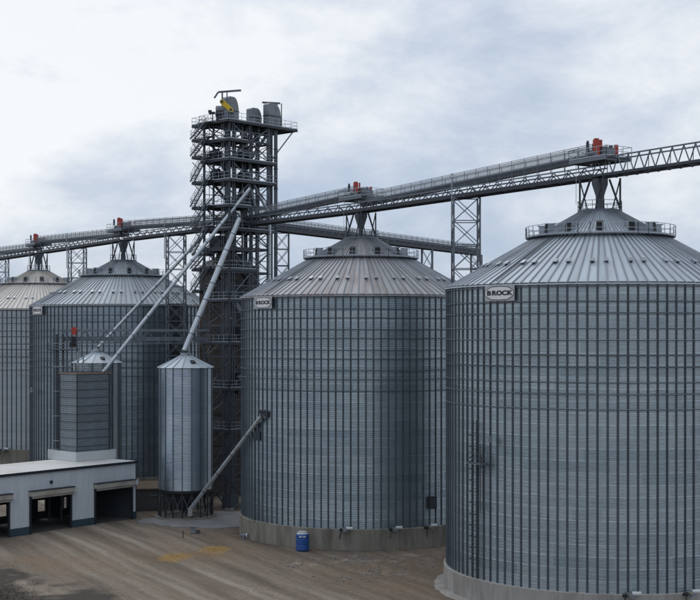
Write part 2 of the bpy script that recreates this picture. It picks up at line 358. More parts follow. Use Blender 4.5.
def rail_mesh(key, path, h, m, step=1.4, w=0.05, mids=2, closed=False, toe=0.12):
    def mk():
        b = MB(); pts = [Vector(p) for p in path]; seg = list(zip(pts, pts[1:]+([pts[0]] if closed else [])))
        if not closed: seg = seg[:len(pts)-1]
        for p, q in seg:
            for k in range(1, mids+1): b.bar(p+Vector((0,0,h*k/mids)), q+Vector((0,0,h*k/mids)), w)
            if toe: b.bar(p+Vector((0,0,toe/2+0.03)), q+Vector((0,0,toe/2+0.03)), 0.03, toe)
            n = max(1, round((q-p).length/step))
            for i in range(n+1):
                c = p.lerp(q, i/n); b.bar(c, c+Vector((0,0,h)), w)
        return b.mesh('railing', m)
    return cached(key, mk)

# ------------------------------------------------------------------ ground, sheets
BINS = [  # centre, ring height
    (Vector((26.2, 136.3, 0)), 2.3), (Vector((1.48, 174.8, 0)), 2.5), (Vector((-40.0, 229.4, 0)), 2.6), (Vector((-63.8, 266.4, 0)), 4.0)]
RB = 16.0; EAVE = 31.3; SL = 0.565; RTOP = 2.2
def spaced(a, b, step, far):
    v = [a+i*step for i in range(int((b-a)/step)+1)]
    d = step; lo, hi = [], []
    x = a
    while x > -far: d *= 1.35; x -= d; lo.append(x)
    d = step; x = v[-1]
    while x < far: d *= 1.35; x += d; hi.append(x)
    return lo[::-1]+v+hi
TERR = {}
def build_ground():
    xs = spaced(-75, 45, 0.45, 7000); ys = spaced(112, 215, 0.45, 7000)
    nx, ny = len(xs), len(ys); vs = []; cols = []
    tracks = [(42.0, .6, .3), (44.2, .6, .45), (47.3, .55, .75), (48.9, .4, .4), (53.2, .6, .8), (54.9, .45, .45), (58.5, .7, .35), (60.3, .5, .3), (37.0, .8, .35), (34.5, .7, .3)]
    for j, y in enumerate(ys):
        for i, x in enumerate(xs):
            near = -80 < x < 50 and 108 < y < 222
            z = 0; r = g = b = 0.0
            if near:
                p = Vector((x, y, 0))
                s = 0.88*x+0.47*y+1.2*noise.noise(p*0.035)+0.25*noise.noise(p*0.3)
                lng = 0.47*x-0.88*y
                br = 0.55+0.6*noise.noise(Vector((s*.25, lng*.05, 3)))
                for c, w, a in tracks:
                    q = math.exp(-((s-c)/w)**2)
                    r += 1.5*a*q*max(0.1, min(1.3, br+.1)); z -= 0.05*q*a; r += .5*a*max(0, noise.noise(Vector((s*2.6, lng*.10, 13))))*math.exp(-((s-c)/(2.2*w))**2); g += .35*a*math.exp(-((s-c-1.5*w)/(.5*w))**2)*max(0, br)
                z += 0.10*noise.noise(p*0.12)+0.035*noise.noise(p*0.7)+0.015*noise.noise(p*2.0)
                for qx, qy in ((-1.2, 153), (2.3, 152.5), (3.6, 144), (7.0, 150), (-5, 149), (9, 155)):
                    r += .8*math.exp(-((x-qx)**2/9+(y-qy)**2/5))*max(0, 2.2*noise.noise(Vector((x*.9, y*.5, 31)))+.1)
                # dark wet soil in the near left corner
                d = noise.noise(Vector((s*.16, lng*.06, 8)))+0.5*noise.noise(p*0.5)
                edge = (-31-x)*0.12+(137.5-y)*0.13
                g = max(0, min(0.95, 1.4*(edge+0.05)+3.0*d*max(0, min(1, edge+.75))))
                g += 0.75*max(0, noise.noise(Vector((s*.45, lng*.045, 21)))-.12)
                # corn dust over the yard
                for cx, cy, w, a in ((-21, 154, 6, .5), (-36, 151, 5, .6), (-30, 146, 5, .3), (3, 146, 7, .5), (10, 150, 5, .6), (-16, 156, 5, .5), (-16, 170, 3.2, .7), (6, 135, 6, .4)):
                    b += a*math.exp(-((x-cx)**2+(y-cy)**2)/w**2)*max(0, .6+1.2*noise.noise(p*0.3+Vector((0,0,4))))
                dw = noise.noise(p*.55+Vector((5, 0, 0)))+.5*noise.noise(p*1.7)
                al = 0
                for cx, cy, rx, ry in ((-20.8, 153.6, 1.9, 3.4), (-16.6, 158.9, 2.0, 3.2)):
                    dx, dy = (x-cx), (y-cy); al = max(al, min(1, max(0, 1.25-(dx/rx)**2-(dy/ry)**2+.6*dw)))
                fade = min(1, max(0, min(x+78, 48-x, y-109, 220-y)/6)); z *= fade
                # flat where concrete stands
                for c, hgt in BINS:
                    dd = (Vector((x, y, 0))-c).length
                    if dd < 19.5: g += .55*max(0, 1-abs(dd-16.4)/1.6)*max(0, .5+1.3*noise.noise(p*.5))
                    if dd < 18.5: z = z*max(0, (dd-16.8)/1.7)-0.04*(1 if dd < 16.8 else 0)
                z = min(z, 0.09)
            vs.append((x, y, z)); cols.append((min(r, 1), max(0, min(g, 1)), min(b, 1), al if near else 0))
    TERR.update(xs=xs, ys=ys, nx=nx, vs=vs)
    fs = [(j*nx+i, j*nx+i+1, (j+1)*nx+i+1, (j+1)*nx+i) for j in range(ny-1) for i in range(nx-1)]
    me = bpy.data.meshes.new('ground'); me.from_pydata(vs, [], fs); me.update(); me.materials.append(M_ground)
    ca = me.color_attributes.new('soil', 'FLOAT_COLOR', 'POINT')
    ca.data.foreach_set('color', [c for k in cols for c in k])
    me.polygons.foreach_set('use_smooth', [True]*len(me.polygons))
    structure(link('ground', me))
build_ground()
import bisect
def TZ(x, y):
    i = bisect.bisect_right(TERR['xs'], x)-1; j = bisect.bisect_right(TERR['ys'], y)-1
    x0, x1, y0, y1 = TERR['xs'][i], TERR['xs'][i+1], TERR['ys'][j], TERR['ys'][j+1]; q = lambda a, b: TERR['vs'][b*TERR['nx']+a][2]
    u, v = (x-x0)/(x1-x0), (y-y0)/(y1-y0)
    return (q(i, j)*(1-u)+q(i+1, j)*u)*(1-v)+(q(i, j+1)*(1-u)+q(i+1, j+1)*u)*v

def blob(cx, cy, rx, ry, seed, n=40, rot=0.0, amp=0.25):
    pts = []
    for i in range(n):
        k = 2*PI*i/n; q = 1+amp*noise.noise(Vector((math.cos(k)*1.3+seed, math.sin(k)*1.3, seed)))+amp*.5*noise.noise(Vector((math.cos(k)*4+seed, math.sin(k)*4, seed)))
        x, y = rx*q*math.cos(k), ry*q*math.sin(k)
        pts.append((cx+x*math.cos(rot)-y*math.sin(rot), cy+x*math.sin(rot)+y*math.cos(rot)))
    return pts
# concrete pad under the hopper bin
b = MB(); b.prism(blob(-18.6, 184.2, 10.5, 7.6, 2.2, rot=0.3, amp=.35), -0.3, 0.115)
structure(link('concrete_pad', b.mesh('concrete_pad', M_pad)))
# worn concrete apron round the near bin
b = MB(); n_ = 120; ar = []
for i in range(n_):
    k = 2*PI*i/n_; ar.append(17.15+.45*noise.noise(Vector((math.cos(k)*5, math.sin(k)*5, 2)))+.25*noise.noise(Vector((math.cos(k)*16, math.sin(k)*16, 2))))
for rr, zz in ((-1, .12), (0, .09), (.25, .0), (.3, -.3)):
    for i in range(n_):
        k = 2*PI*i/n_; q = 16.2 if rr == -1 else ar[i]+rr; b.v.append((BINS[0][0].x+q*math.cos(k), BINS[0][0].y+q*math.sin(k), zz))
b.f += [(j*n_+i, (j+1)*n_+i, (j+1)*n_+(i+1) % n_, j*n_+(i+1) % n_) for j in range(3) for i in range(n_)]
structure(link('concrete_apron', b.mesh('concrete_apron', M_conc4, 30)))

# ------------------------------------------------------------------ big bins
NST = 108; NCOURSE = 26
def course_mesh(h, m):
    b = MB(); n = NST*2; nc = 9; per = 4; prof = []
    for i in range(nc*per+1):
        z = h*i/(nc*per); prof.append((RB+0.009*math.sin(2*PI*i/per), z))
    prof[0] = (RB+.012, 0); prof[1] = (RB+.012, prof[1][1]); prof.insert(0, (RB-.01, 0))
    b.lathe(prof, n)
    return b.mesh('wall_course', m, 40)
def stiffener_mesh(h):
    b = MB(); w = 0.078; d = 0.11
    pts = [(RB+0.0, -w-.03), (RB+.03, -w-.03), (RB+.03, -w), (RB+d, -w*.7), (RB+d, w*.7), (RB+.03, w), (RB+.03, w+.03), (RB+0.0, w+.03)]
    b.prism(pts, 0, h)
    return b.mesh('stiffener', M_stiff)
def roof_panel_mesh(m):
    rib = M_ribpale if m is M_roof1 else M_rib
    b = MB(); da = 2*PI/NST; r0, r1 = RB+0.28, RTOP
    def P(r, a, dz=0.0): return (r*math.cos(a), r*math.sin(a), EAVE+(RB-r)*SL+dz)
    a0, a1 = -da/2, da/2
    rs = [r0, 7.35, r1]
    vs = [P(r, a) for r in rs for a in (a0, a1)]
    b.add(vs, [(0,1,3,2), (2,3,5,4)])
    b.add([P(r0, a0), P(r0, a1), P(r0, a1, -.10), P(r0, a0, -.10)], [(0,3,2,1)])
    # rolled rib along one edge
    for s0, s1, hw in ((r0, 7.35, .085), (7.35, r1, .022)):
        q = []
        for r in (s0, s1):
            for off, dz in ((-hw, 0), (-hw*.6, .13), (hw*.6, .13), (hw, 0)):
                a = a0+off/r; q.append(P(r, a, dz))
        b.add(q, [(0,1,5,4), (1,2,6,5), (2,3,7,6), (0,3,2,1), (4,5,6,7)])
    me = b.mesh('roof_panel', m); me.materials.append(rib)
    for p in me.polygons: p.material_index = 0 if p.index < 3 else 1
    return me
def vent_mesh():
    b = MB(); b.box((0, 0, 0.13), (0.46, 0.34, 0.26)); b.box((0.06, 0, 0.29), (0.66, 0.46, 0.06))
    me = b.mesh('roof_vent', M_light); me.materials.append(M_dark)
    for p in me.polygons: p.material_index = 1 if p.index == 3 else 0
    return me
def hatch_mesh():
    b = MB(); b.add([(-.55,-.42,-.35), (.55,-.42,-.9), (.55,.42,-.9), (-.55,.42,-.35), (-.55,-.42,.30), (.45,-.42,.30), (.45,.42,.30), (-.55,.42,.30)],
                    [(3,2,1,0), (4,5,6,7), (0,1,5,4), (1,2,6,5), (2,3,7,6), (3,0,4,7)])
    b.box((.05, 0, .34), (1.35, 1.05, .07)); b.v = [(x*.8, y*.8, z*.8) for x, y, z in b.v]
    me = b.mesh('exhaust_hood', M_light); me.materials.append(M_black)
    for p in me.polygons: p.material_index = 1 if p.index in (0, 3) else 0
    return me
def wind_ring_mesh():
    b = MB(); r = RB+0.112
    b.lathe([(r, -.042), (r+.08, -.042), (r+.08, .042), (r, .042)], NST, close=True)
    return b.mesh('wind_ring', M_ring)

def wall_hit(c, r, px):
    """angle on a bin wall where the sight line through column px meets it"""
    dx, dy = (px-CX)/F, 1.0; n = math.hypot(dx, dy); dx /= n; dy /= n
    t0 = c.x*dx+c.y*dy; d2 = c.x**2+c.y**2-t0*t0; t = t0-math.sqrt(r*r-d2)
    x, y = t*dx, t*dy
    return math.atan2(y-c.y, x-c.x), y
def letter_mesh(ch, size):
    cu = bpy.data.curves.new('t', 'FONT'); cu.body = ch; cu.size = size; cu.offset = size*0.055; cu.extrude = 0.012; cu.align_x = 'CENTER'; cu.align_y = 'CENTER'; cu.resolution_u = 3
    o = bpy.data.objects.new('t', cu); C.objects.link(o)
    dg = bpy.context.evaluated_depsgraph_get(); dg.update()
    me = bpy.data.meshes.new_from_object(o.evaluated_get(dg))
    bpy.data.objects.remove(o); bpy.data.curves.remove(cu)
    for v in me.vertices: v.co = (v.co.x*1.5, -v.co.z, v.co.y)
    me.materials.clear(); me.materials.append(M_navy); me.name = 'letter'
    return me
def sign_on(parent, c, px, ztop):
    th, y = wall_hit(c, RB+0.25, px); W, H = 3.7, 1.5
    b = MB(); b.box((0, 0, 0), (W, 0.06, H))
    me = cached('signb', lambda: b.mesh('sign_board', M_signb))
    s = link('sign_board', me, parent, ((RB+.27)*math.cos(th), (RB+.27)*math.sin(th), ztop-H/2), (0, 0, th+PI/2))
    def hexa(w, h, t, y, m, nm):
        q = MB(); pts = [(-w/2, -h*.18), (-w*.30, -h*.46), (0, -h/2), (w*.30, -h*.46), (w/2, -h*.18), (w/2, h*.18), (w*.30, h*.46), (0, h/2), (-w*.30, h*.46), (-w/2, h*.18)]
        n = len(pts)
        q.add([(x, y, z) for x, z in pts]+[(x, y-t, z) for x, z in pts], [tuple(range(n)), tuple(range(2*n-1, n-1, -1))]+[(i, n+i, n+(i+1)%n, (i+1)%n) for i in range(n)])
        return cached(nm, lambda: q.mesh(nm, m))
    link('sign_border', hexa(3.56, 1.38, .012, -.031, M_navy, 'sign_border'), s)
    link('sign_face', hexa(3.44, 1.24, .012, -.044, M_sign, 'sign_face'), s)
    for i, ch in enumerate('BROCK'):
        link('letter', cached('let'+ch, lambda ch=ch: letter_mesh(ch, 0.60)), s, ((i-2)*0.645, -.062, 0.0))
    return s

def hub_and_drive(c, tint, lab, u, red_off, parent_label_roof):
    """the conveyor drive and its stand above the roof peak: a thing of its own. u = unit vector along the gallery"""
    z0 = EAVE+(RB-RTOP)*SL
    t = thing('conveyor_head_stand', lab, 'conveyor drive', (c.x, c.y, z0), 0, 'conveyor drive stands over the bin peaks')
    v = Vector((-u.y, u.x, 0))
    def P(a, b_, z): return u*a+v*b_+Vector((0, 0, z-z0))
    # ring platform on the collar
    m = MB(); m.lathe([(0.7, .0), (2.35, 0.0), (2.35, .1), (0.7, .1)], 20, (0, 0, .05), close=True)
    link('peak_platform', m.mesh('peak_platform', M_steel), t)
    path = [(2.3*math.cos(2*PI*i/12), 2.3*math.sin(2*PI*i/12), .12) for i in range(12)]
    link('peak_railing', rail_mesh('peakrail', path, 1.05, M_steel, step=1.3, closed=True), t)
    for a in (-1.75, 1.75):
        for s in (-1.2, 1.2):
            piece('leg', P(a, s, z0+.15), P(a, s, 42.65), .18, M_dark, t)
            piece('splayed_brace', P(a*1.05, s, z0+.15), P(a*.38, s*.6, 42.6), .17, M_dark, t); piece('splayed_brace', P(a*.3, s, z0+.15), P(a*1.0, s, 42.6), .10, M_dark, t)
    m = MB(); m.lathe([(.85, 42.66-z0), (.85, 42.1-z0), (.30, 40.4-z0), (.30, .1)], 14)
    link('discharge_funnel', m.mesh('discharge_funnel', M_steel, 40), t)
    # platform
    m = MB()
    ang = math.atan2(u.y, u.x)
    m.box(P(0, 0, 44.62), (5.6, 3.6, .14), ang)
    for s in (-1.75, 0, 1.75): m.bar(P(-2.8, s, 44.45), P(2.8, s, 44.45), .14, .26)
    for a in (-2.6, 0, 2.6): m.bar(P(a, -1.7, 44.38), P(a, 1.7, 44.38), .12, .2)
    link('drive_platform', m.mesh('drive_platform', M_steel), t)
    rp = [P(-2.8, -1.8, 44.7), P(2.8, -1.8, 44.7), P(2.8, 1.8, 44.7), P(-2.8, 1.8, 44.7)]
    link('drive_railing', rail_mesh(('dr', lab), rp, 1.05, M_light, closed=True), t)
    # drive housing: trough end box, gearbox, motors with red guards
    m = MB(); m.box(P(0, .1, 45.25), (3.4, 1.1, 1.0), ang); m.box(P(.3, .1, 45.8), (1.2, .8, .25), ang)
    link('trough_head', m.mesh('trough_head', M_mot), t)
    m = MB(); m.tube(P(-.2, -1.45, 45.15), P(.7, -1.45, 45.15), .26, 12); m.box(P(.25, -1.1, 45.1), (.6, .5, .6), ang)
    link('gearbox', m.mesh('gearbox', M_mot, 40), t)
    g = P(red_off, 0, 45.75)+Vector((0, -1.5, 0))
    m = MB(); m.box(g, (.66, .5, 1.8), 0); m.box(g+Vector((0, 0, .97)), (.48, .46, .14), 0); m.box(g+Vector((.50, .02, .5)), (.22, .3, .8), 0)
    link('belt_guard', m.mesh('belt_guard', M_red), t)
    m = MB(); m.tube(g+Vector((-.9, 0, -.3)), g+Vector((-.9, 0, .62)), .17, 10); m.box(g+Vector((-.9, 0, .7)), (.2, .2, .2))
    link('motor', m.mesh('motor', M_dark, 40), t)
    g2 = g+Vector((2.0, .2, -.25))
    m = MB(); m.box(g2+Vector((0, -.5, .1)), (.4, .42, .95)); link('belt_guard', m.mesh('belt_guard', M_red), t, label='smaller red guard')
    m = MB(); m.tube(g2+Vector((-.45, 0, -.2)), g2+Vector((-.45, 0, .55)), .22, 10); link('motor', m.mesh('motor', M_dark, 40), t)
    # down pipe / conduit beside the leg
    piece('conduit', P(-2.1, -1.4, 44.6), P(-2.1, -1.4, z0+1.0), .05, M_light, t)
    return t

def grain_bin(k, c, ring_h, wallm, roofm, label, sign_px, signed=True):
    t = thing('grain_bin', label, 'grain bin', (c.x, c.y, 0), 0, 'large corrugated grain bins in a row')
    h = (EAVE-ring_h)/NCOURSE
    cmat = M_conc4 if k == 0 else M_conc
    m = MB(); m.lathe([(15.3, -.5), (RB+.34, -.5), (RB+.34, ring_h-.02), (RB+.22, ring_h+.05), (15.3, ring_h+.05)], 144)
    link('concrete_base', m.mesh('concrete_base', cmat, 30), t)
    m = MB()
    for i in range(44):
        a = 2*PI*i/44; m.box(((RB+.345)*math.cos(a), (RB+.345)*math.sin(a), ring_h/2-.15), (.03, .045, ring_h+.2), a)
    stuff(link('form_joint', cached(('fj', k == 0, ring_h), lambda: m.mesh('form_joint', cmat)), t))
    # wall courses
    cm = cached(('course', round(h, 4), wallm.name), lambda: course_mesh(h, wallm))
    for i in range(NCOURSE): link('wall_course', cm, t, (0, 0, ring_h+h*i), (0, 0, (i % 2)*2*PI/72))
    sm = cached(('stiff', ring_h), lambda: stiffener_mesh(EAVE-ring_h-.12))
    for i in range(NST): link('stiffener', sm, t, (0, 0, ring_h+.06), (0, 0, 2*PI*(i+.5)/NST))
    wr = cached('windring', wind_ring_mesh)
    z = EAVE-0.42; i = 0
    while z > 18.4:
        link('wind_ring', wr, t, (0, 0, z)); z -= (1.42, 1.10)[i % 2]; i += 1
    m = MB(); m.lathe([(RB+.1, EAVE-.16), (RB+.22, EAVE-.16), (RB+.22, EAVE-.02), (RB+.1, EAVE-.02)], NST, close=True)
    link('eave_angle', cached('eave', lambda: m.mesh('eave_angle', M_dark)), t)
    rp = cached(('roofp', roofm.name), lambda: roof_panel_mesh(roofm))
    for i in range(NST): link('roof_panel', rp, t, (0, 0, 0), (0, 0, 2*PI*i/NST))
    # collar
    zt = EAVE+(RB-RTOP)*SL
    m = MB(); m.lathe([(RTOP+.1, zt-.12), (RTOP+.05, zt+.14), (0.2, zt+.16)], 36)
    link('roof_collar', cached(('collar', roofm.name), lambda: m.mesh('roof_collar', roofm, 30)), t)
    vm = cached('vent', vent_mesh); tilt = math.atan(SL)
    nv = 44
    for i in range(nv):
        a = 2*PI*(i+.28*(i % 2))/nv; r = 12.4
        o = link('roof_vent', vm, t, (r*math.cos(a), r*math.sin(a), EAVE+(RB-r)*SL-.02)); o.rotation_euler = Matrix.Rotation(a, 3, 'Z').to_quaternion().to_matrix().to_4x4().to_euler()
        o.rotation_euler = (Matrix.Rotation(a, 4, 'Z') @ Matrix.Rotation(tilt, 4, 'Y')).to_euler()
    hm = cached('hatch', hatch_mesh)
    for i in range(12):
        a = 2*PI*(i+.45)/12+.1; r = 5.9
        link('exhaust_hood', hm, t, (r*math.cos(a), r*math.sin(a), EAVE+(RB-r)*SL+.5), (0, 0, a))
    # ring walkway on the roof
    r = 7.35; zr = EAVE+(RB-r)*SL
    m = MB(); m.lathe([(r-.35, zr+.22), (r+.35, zr+.22), (r+.35, zr+.28), (r-.35, zr+.28)], 72, close=True)
    for i in range(48):
        a = 2*PI*i/48; m.bar(((r-.3)*math.cos(a), (r-.3)*math.sin(a), zr+.22), ((r+.45)*math.cos(a), (r+.45)*math.sin(a), zr-.25), .06)
    link('roof_walkway', cached('walk', lambda: m.mesh('roof_walkway', M_steel)), t)
    path = [((r+.38)*math.cos(2*PI*i/40), (r+.38)*math.sin(2*PI*i/40), zr+.27) for i in range(40)]
    link('roof_railing', rail_mesh('ringrail', path, 1.1, M_light, step=1.3, w=.055, closed=True), t)
    # ladder up the roof slope
    a = R_(-140); m = MB()
    for s in (-.25, .25):
        m.bar((15.9*math.cos(a)-s*math.sin(a), 15.9*math.sin(a)+s*math.cos(a), EAVE+.25), (7.7*math.cos(a)-s*math.sin(a), 7.7*math.sin(a)+s*math.cos(a), EAVE+(RB-7.7)*SL+.2), .05)
    for i in range(26):
        r_ = 15.8-i*.31; z_ = EAVE+(RB-r_)*SL+.19; m.bar((r_*math.cos(a)+.25*math.sin(a), r_*math.sin(a)-.25*math.cos(a), z_), (r_*math.cos(a)-.25*math.sin(a), r_*math.sin(a)+.25*math.cos(a), z_), .04)
    link('roof_ladder', cached('rladder', lambda: m.mesh('roof_ladder', M_steel)), t)
    if signed: sign_on(t, c, sign_px, EAVE-.22)
    return t

labels = ['nearest big corrugated grain bin at the right edge, clean grey-blue conical roof',
          'big corrugated grain bin with rust-streaked brownish roof and a blue tank at its foot',
          'big corrugated grain bin behind the small silos, crossed by slanting pipes, left of the tower',
          'farthest big grain bin at the left edge, with dusty cream roof']
walls = [M_wall, M_wall3, M_wall2, M_wall1]; roofs = [M_roof4, M_roof3, M_roof2, M_roof1]; spx = [499.7, 263.2, 37.6, 0]
bins = []
for k, (c, rh) in enumerate(BINS):
    bins.append(grain_bin(k, c, rh, walls[k], roofs[k], labels[k], spx[k], signed=(k < 3)))

# ------------------------------------------------------------------ conveyor galleries
ZG = 42.7
def gallery(p, q, label, trough=None, rails=True, tall=1.15, bay=2.4, solid=True, panels=True, cat='conveyor'):
    """lattice bridge from p to q carrying an enclosed conveyor. trough = (rise at p, rise at q) of its floor above the chord"""
    p = Vector((p[0], p[1], 0)); q = Vector((q[0], q[1], 0)); d = q-p; Ln = d.length; u = d/Ln; v = Vector((-u.y, u.x, 0)); w = 1.05
    t = thing('conveyor_bridge', label, cat, (p.x, p.y, ZG), 0, 'conveyor bridges between the bins')
    def P(a, s, z): return u*a+v*s+Vector((0, 0, z))
    for s in (-w, w):
        piece('bottom_chord', P(0, s, .2), P(Ln, s, .2), .14, M_dark, t, h=.44 if solid else .26)
        piece('top_chord', P(0, s, tall), P(Ln, s, tall), .12, M_steel, t, h=.14)
    n = max(1, round(Ln/bay)); b_ = Ln/n
    for s in (-w, w) if solid else (w if v.y < 0 else -w,):
        for i in range(n):
            piece('web_brace', P(i*b_, s, .2), P((i+.5)*b_, s, tall-.04), .09, M_steel, t)
            piece('web_brace', P((i+.5)*b_, s, tall-.04), P((i+1)*b_, s, .2), .09, M_steel, t)
    for i in range(n+1):
        piece('floor_beam', P(i*b_, -w, .07), P(i*b_, w, .07), .12, M_dark, t, h=.14)
    for i in range(n):
        a = P(i*b_, -w, .07) if i % 2 else P(i*b_, w, .07); c = P((i+1)*b_, w, .07) if i % 2 else P((i+1)*b_, -w, .07)
        piece('wind_brace', a, c, .07, M_dark, t)
    # grated walkway
    gw = 2*w-.16 if solid else .9
    m = MB(); m.box(((P(0, 0, .2)+P(Ln, 0, .2))/2), (Ln, gw, .04), math.atan2(u.y, u.x))
    link('walkway_grating', m.mesh('walkway_grating', M_dark), t)
    if not solid:
        f = -w if v.y < 0 else w
        for i in range(0, n+1, 2): piece('post', P(i*b_, f, .2), P(i*b_, f, tall), .07, M_steel, t)
    if trough:
        a0, a1 = trough
        m = MB(); A = P(0, -.25, a0+.35); B = P(Ln, -.25, a1+.35)
        m.bar(A, B, .85, .62); m.bar(A+Vector((0, 0, .36)), B+Vector((0, 0, .36)), 1.0, .06)
        link('conveyor_trough', m.mesh('conveyor_trough', M_steel), t)
        k = max(2, round(Ln/2.2))
        for i in range(k+1):
            f = i/k; z = a0+(a1-a0)*f
            piece('trough_flange', P(f*Ln, -.25, z+.02), P(f*Ln, -.25, z+.70), .08, M_dark, t, h=1.0)
            for s in (-w, w):
                piece('rail_post', P(f*Ln, s, min(tall, z)), P(f*Ln, s, z+1.55), .07, M_steel, t)
        for s in (-w, w):
            for dz in (1.1, 1.52): piece('handrail', P(0, s, a0+dz), P(Ln, s, a1+dz), .055, M_steel, t)
            piece('kick_rail', P(0, s, a0+.45), P(Ln, s, a1+.45), .06, M_steel, t, h=.16)
        ns = 1 if v.y < 0 else -1
        if panels:   # wire mesh guard panels, thin slats close together
            for i in range(k):
                f0, f1 = i/k, (i+1)/k; z0 = a0+(a1-a0)*f0; z1 = a0+(a1-a0)*f1
                m = MB()
                for j in range(6):
                    dz = .62+j*.145; m.bar(P(f0*Ln+.06, ns*(w+.03), z0+dz), P(f1*Ln-.06, ns*(w+.03), z1+dz), .02, .085)
                link('guard_panel', m.mesh('guard_panel', M_mot), t)
    elif rails:
        for s in (-w, w):
            piece('handrail', P(0, s, tall+.8), P(Ln, s, tall+.8), .055, M_light, t)
            for i in range(n+1): piece('rail_post', P(i*b_, s, tall), P(i*b_, s, tall+.8), .06, M_steel, t)
    return t
c4, c3, c2, c1 = [b[0] for b in BINS]
tw = Vector((-16.4, 198.3, 0))
u34 = (c3-c4).normalized(); u23 = (c2-c3).normalized(); u12 = (c1-c2).normalized()
def side(p, d, k): return p+d*k
gallery(side(c4, -u34, 0), side(c3, -u34, 0.0), 'conveyor bridge between the two nearest bin roofs, over the tall trestle', trough=(2.0, .75))
gallery(side(c3, u23, -.1), tw, 'conveyor bridge from the rust-streaked roof to the elevator tower', trough=(2.0, .75))
gallery(tw, side(c2, -u23, 2.0), 'conveyor bridge from the elevator tower left to the first bin behind', trough=(.6, 1.9))
gallery(side(c2, u12, -1.0), side(c1, -u12, 2.0), 'conveyor bridge between the two farthest bins on the left', trough=(.75, 1.9))
gallery(c1, c1+u12*46, 'conveyor bridge leaving the cream roofed bin towards the left edge', trough=(.75, 1.5))
# open catwalk out of the frame on the right
gallery(c4, c4-u34*46, 'open latticed catwalk running out to the right edge above the nearest bin', trough=None, rails=False, tall=1.95, bay=1.5, solid=False)
g0 = Vector((-11.3, 207.5, 0)); gd = Vector((31.3, 52.5, 0))
gallery(g0-gd*.12, g0+gd*1.2, 'second conveyor bridge running back from the tower behind the middle bin', trough=(.5, .5))
for k, (c, u, lab) in enumerate(((c4, u34, 'drive with tall red belt guard on a stand over the nearest bin peak'),
                                 (c3, u34, 'drive with red guards on a stand over the rust-streaked roof'),
                                 (c2, u23, 'drive with a red guard over the bin just left of the tower'),
                                 (c1, u12, 'drive with a red guard over the cream roofed bin'))):
    hub_and_drive(c, None, lab, -u, (-.95, -1.3, -1.0, -1.0)[k], None)

# ------------------------------------------------------------------ trestles
def trestle(c, w, ztop, label, lamp=True, u=u34, n=15, leg=.19):
    c = Vector((c[0], c[1], 0)); v = Vector((-u.y, u.x, 0))
    t = thing('lattice_trestle', label, 'trestle', (c.x, c.y, 0), 0, 'lattice trestles under the conveyor bridges')
    cs = [Vector((-w/2, -w/2, 0)), Vector((w/2, -w/2, 0)), Vector((w/2, w/2, 0)), Vector((-w/2, w/2, 0))]
    h = (ztop)/n
    for p in cs: piece('leg', p, p+Vector((0, 0, ztop)), leg, M_steel, t); 
    for i in range(n):
        for k in range(4):
            a, b_ = cs[k], cs[(k+1) % 4]; z0 = Vector((0, 0, i*h)); z1 = Vector((0, 0, (i+1)*h))
            piece('cross_brace', a+z0, b_+z1, .09, M_steel, t); piece('cross_brace', b_+z0, a+z1, .09, M_steel, t)
            piece('girt', a+z1, b_+z1, .11, M_steel, t)
    for p in cs: link('footing', cached('foot', lambda: (lambda q: (q.box((0, 0, .05), (.9, .9, .6)), q.mesh('footing', M_conc))[1])(MB())), t, p)
    if lamp:
        p = cs[0]; piece('mast', p+Vector((-.25, -.1, ztop-4)), p+Vector((-.25, -.1, ztop+2.3)), .14, M_light, t, round_=True)
        m = MB(); m.tube((0, .0, 0), (0, -.35, -.05), .22, 14); m.tube((0, 0, -.3), (0, 0, .3), .10, 8)
        q = link('floodlight', cached('flood', lambda: m.mesh('floodlight', M_light, 40)), t, p+Vector((-.25, -.1, ztop+2.4)))
        m = MB(); m.tube((0, -.352, -.05), (0, -.37, -.05), .18, 14)
        link('lamp_lens', cached('lens', lambda: m.mesh('lamp_lens', M_lampg)), q)
    return t
trestle((13.85, 155.5), 3.1, ZG-.02, 'tall latticed trestle standing between the two nearest bins')
trestle((-28.7, 214.5), 2.9, ZG-.02, 'latticed trestle just left of the elevator tower, behind the slanting pipes')
trestle((-51.9, 247.5), 2.9, ZG-.02, 'latticed trestle between the two farthest bins on the left')
trestle((-76.5, 284.5), 2.9, ZG-.02, 'latticed trestle beyond the cream roofed bin at the left edge', lamp=False)
trestle((14.9, 251.4), 2.0, ZG-.02, 'slender trestle under the second bridge, behind the middle bin', lamp=False, n=12, leg=.28)
trestle((26.3, 270.8), 2.2, ZG-.02, 'trestle at the far end of the second bridge', lamp=False)
trestle((-11.0, 209.8), 2.2, ZG-.02, 'latticed trestle at the tower end of the second bridge', lamp=False, n=16, leg=.18)

# ------------------------------------------------------------------ elevator tower
NP = Vector((-17.9, 193.0, 0)); A1 = Vector((.682, .731, 0)); A2 = Vector((-.731, .682, 0)); TA, TB = 8.6, 5.7
tower = thing('elevator_tower', 'dark steel elevator tower with stacked decks and stairs, tallest thing in the yard', 'tower', NP)
def TP(a, b_, z): return A1*a+A2*b_+Vector((0, 0, z))
ZT = 58.1; ang = math.atan2(A1.y, A1.x)
corners = [(0, 0), (TA, 0), (TA, TB), (0, TB)]
for a, b_ in corners:
    piece('leg', TP(a, b_, 0), TP(a, b_, ZT), .36, M_dark, tower)
    m = MB(); m.box((0, 0, .1), (1.3, 1.3, .7)); link('footing', cached('tfoot', lambda: m.mesh('footing', M_conc)), tower, TP(a, b_, 0))
for a in (4.3,):
    for b_ in (0, TB): piece('leg', TP(a, b_, 0), TP(a, b_, ZT), .22, M_dark, tower)
levels = [0, 4.6, 9.2, 13.8, 18.4, 23.0, 27.6, 31.6, 35.6, 39.2, 42.3, 45.6, 49.4, 52.5, 55.4, ZT]
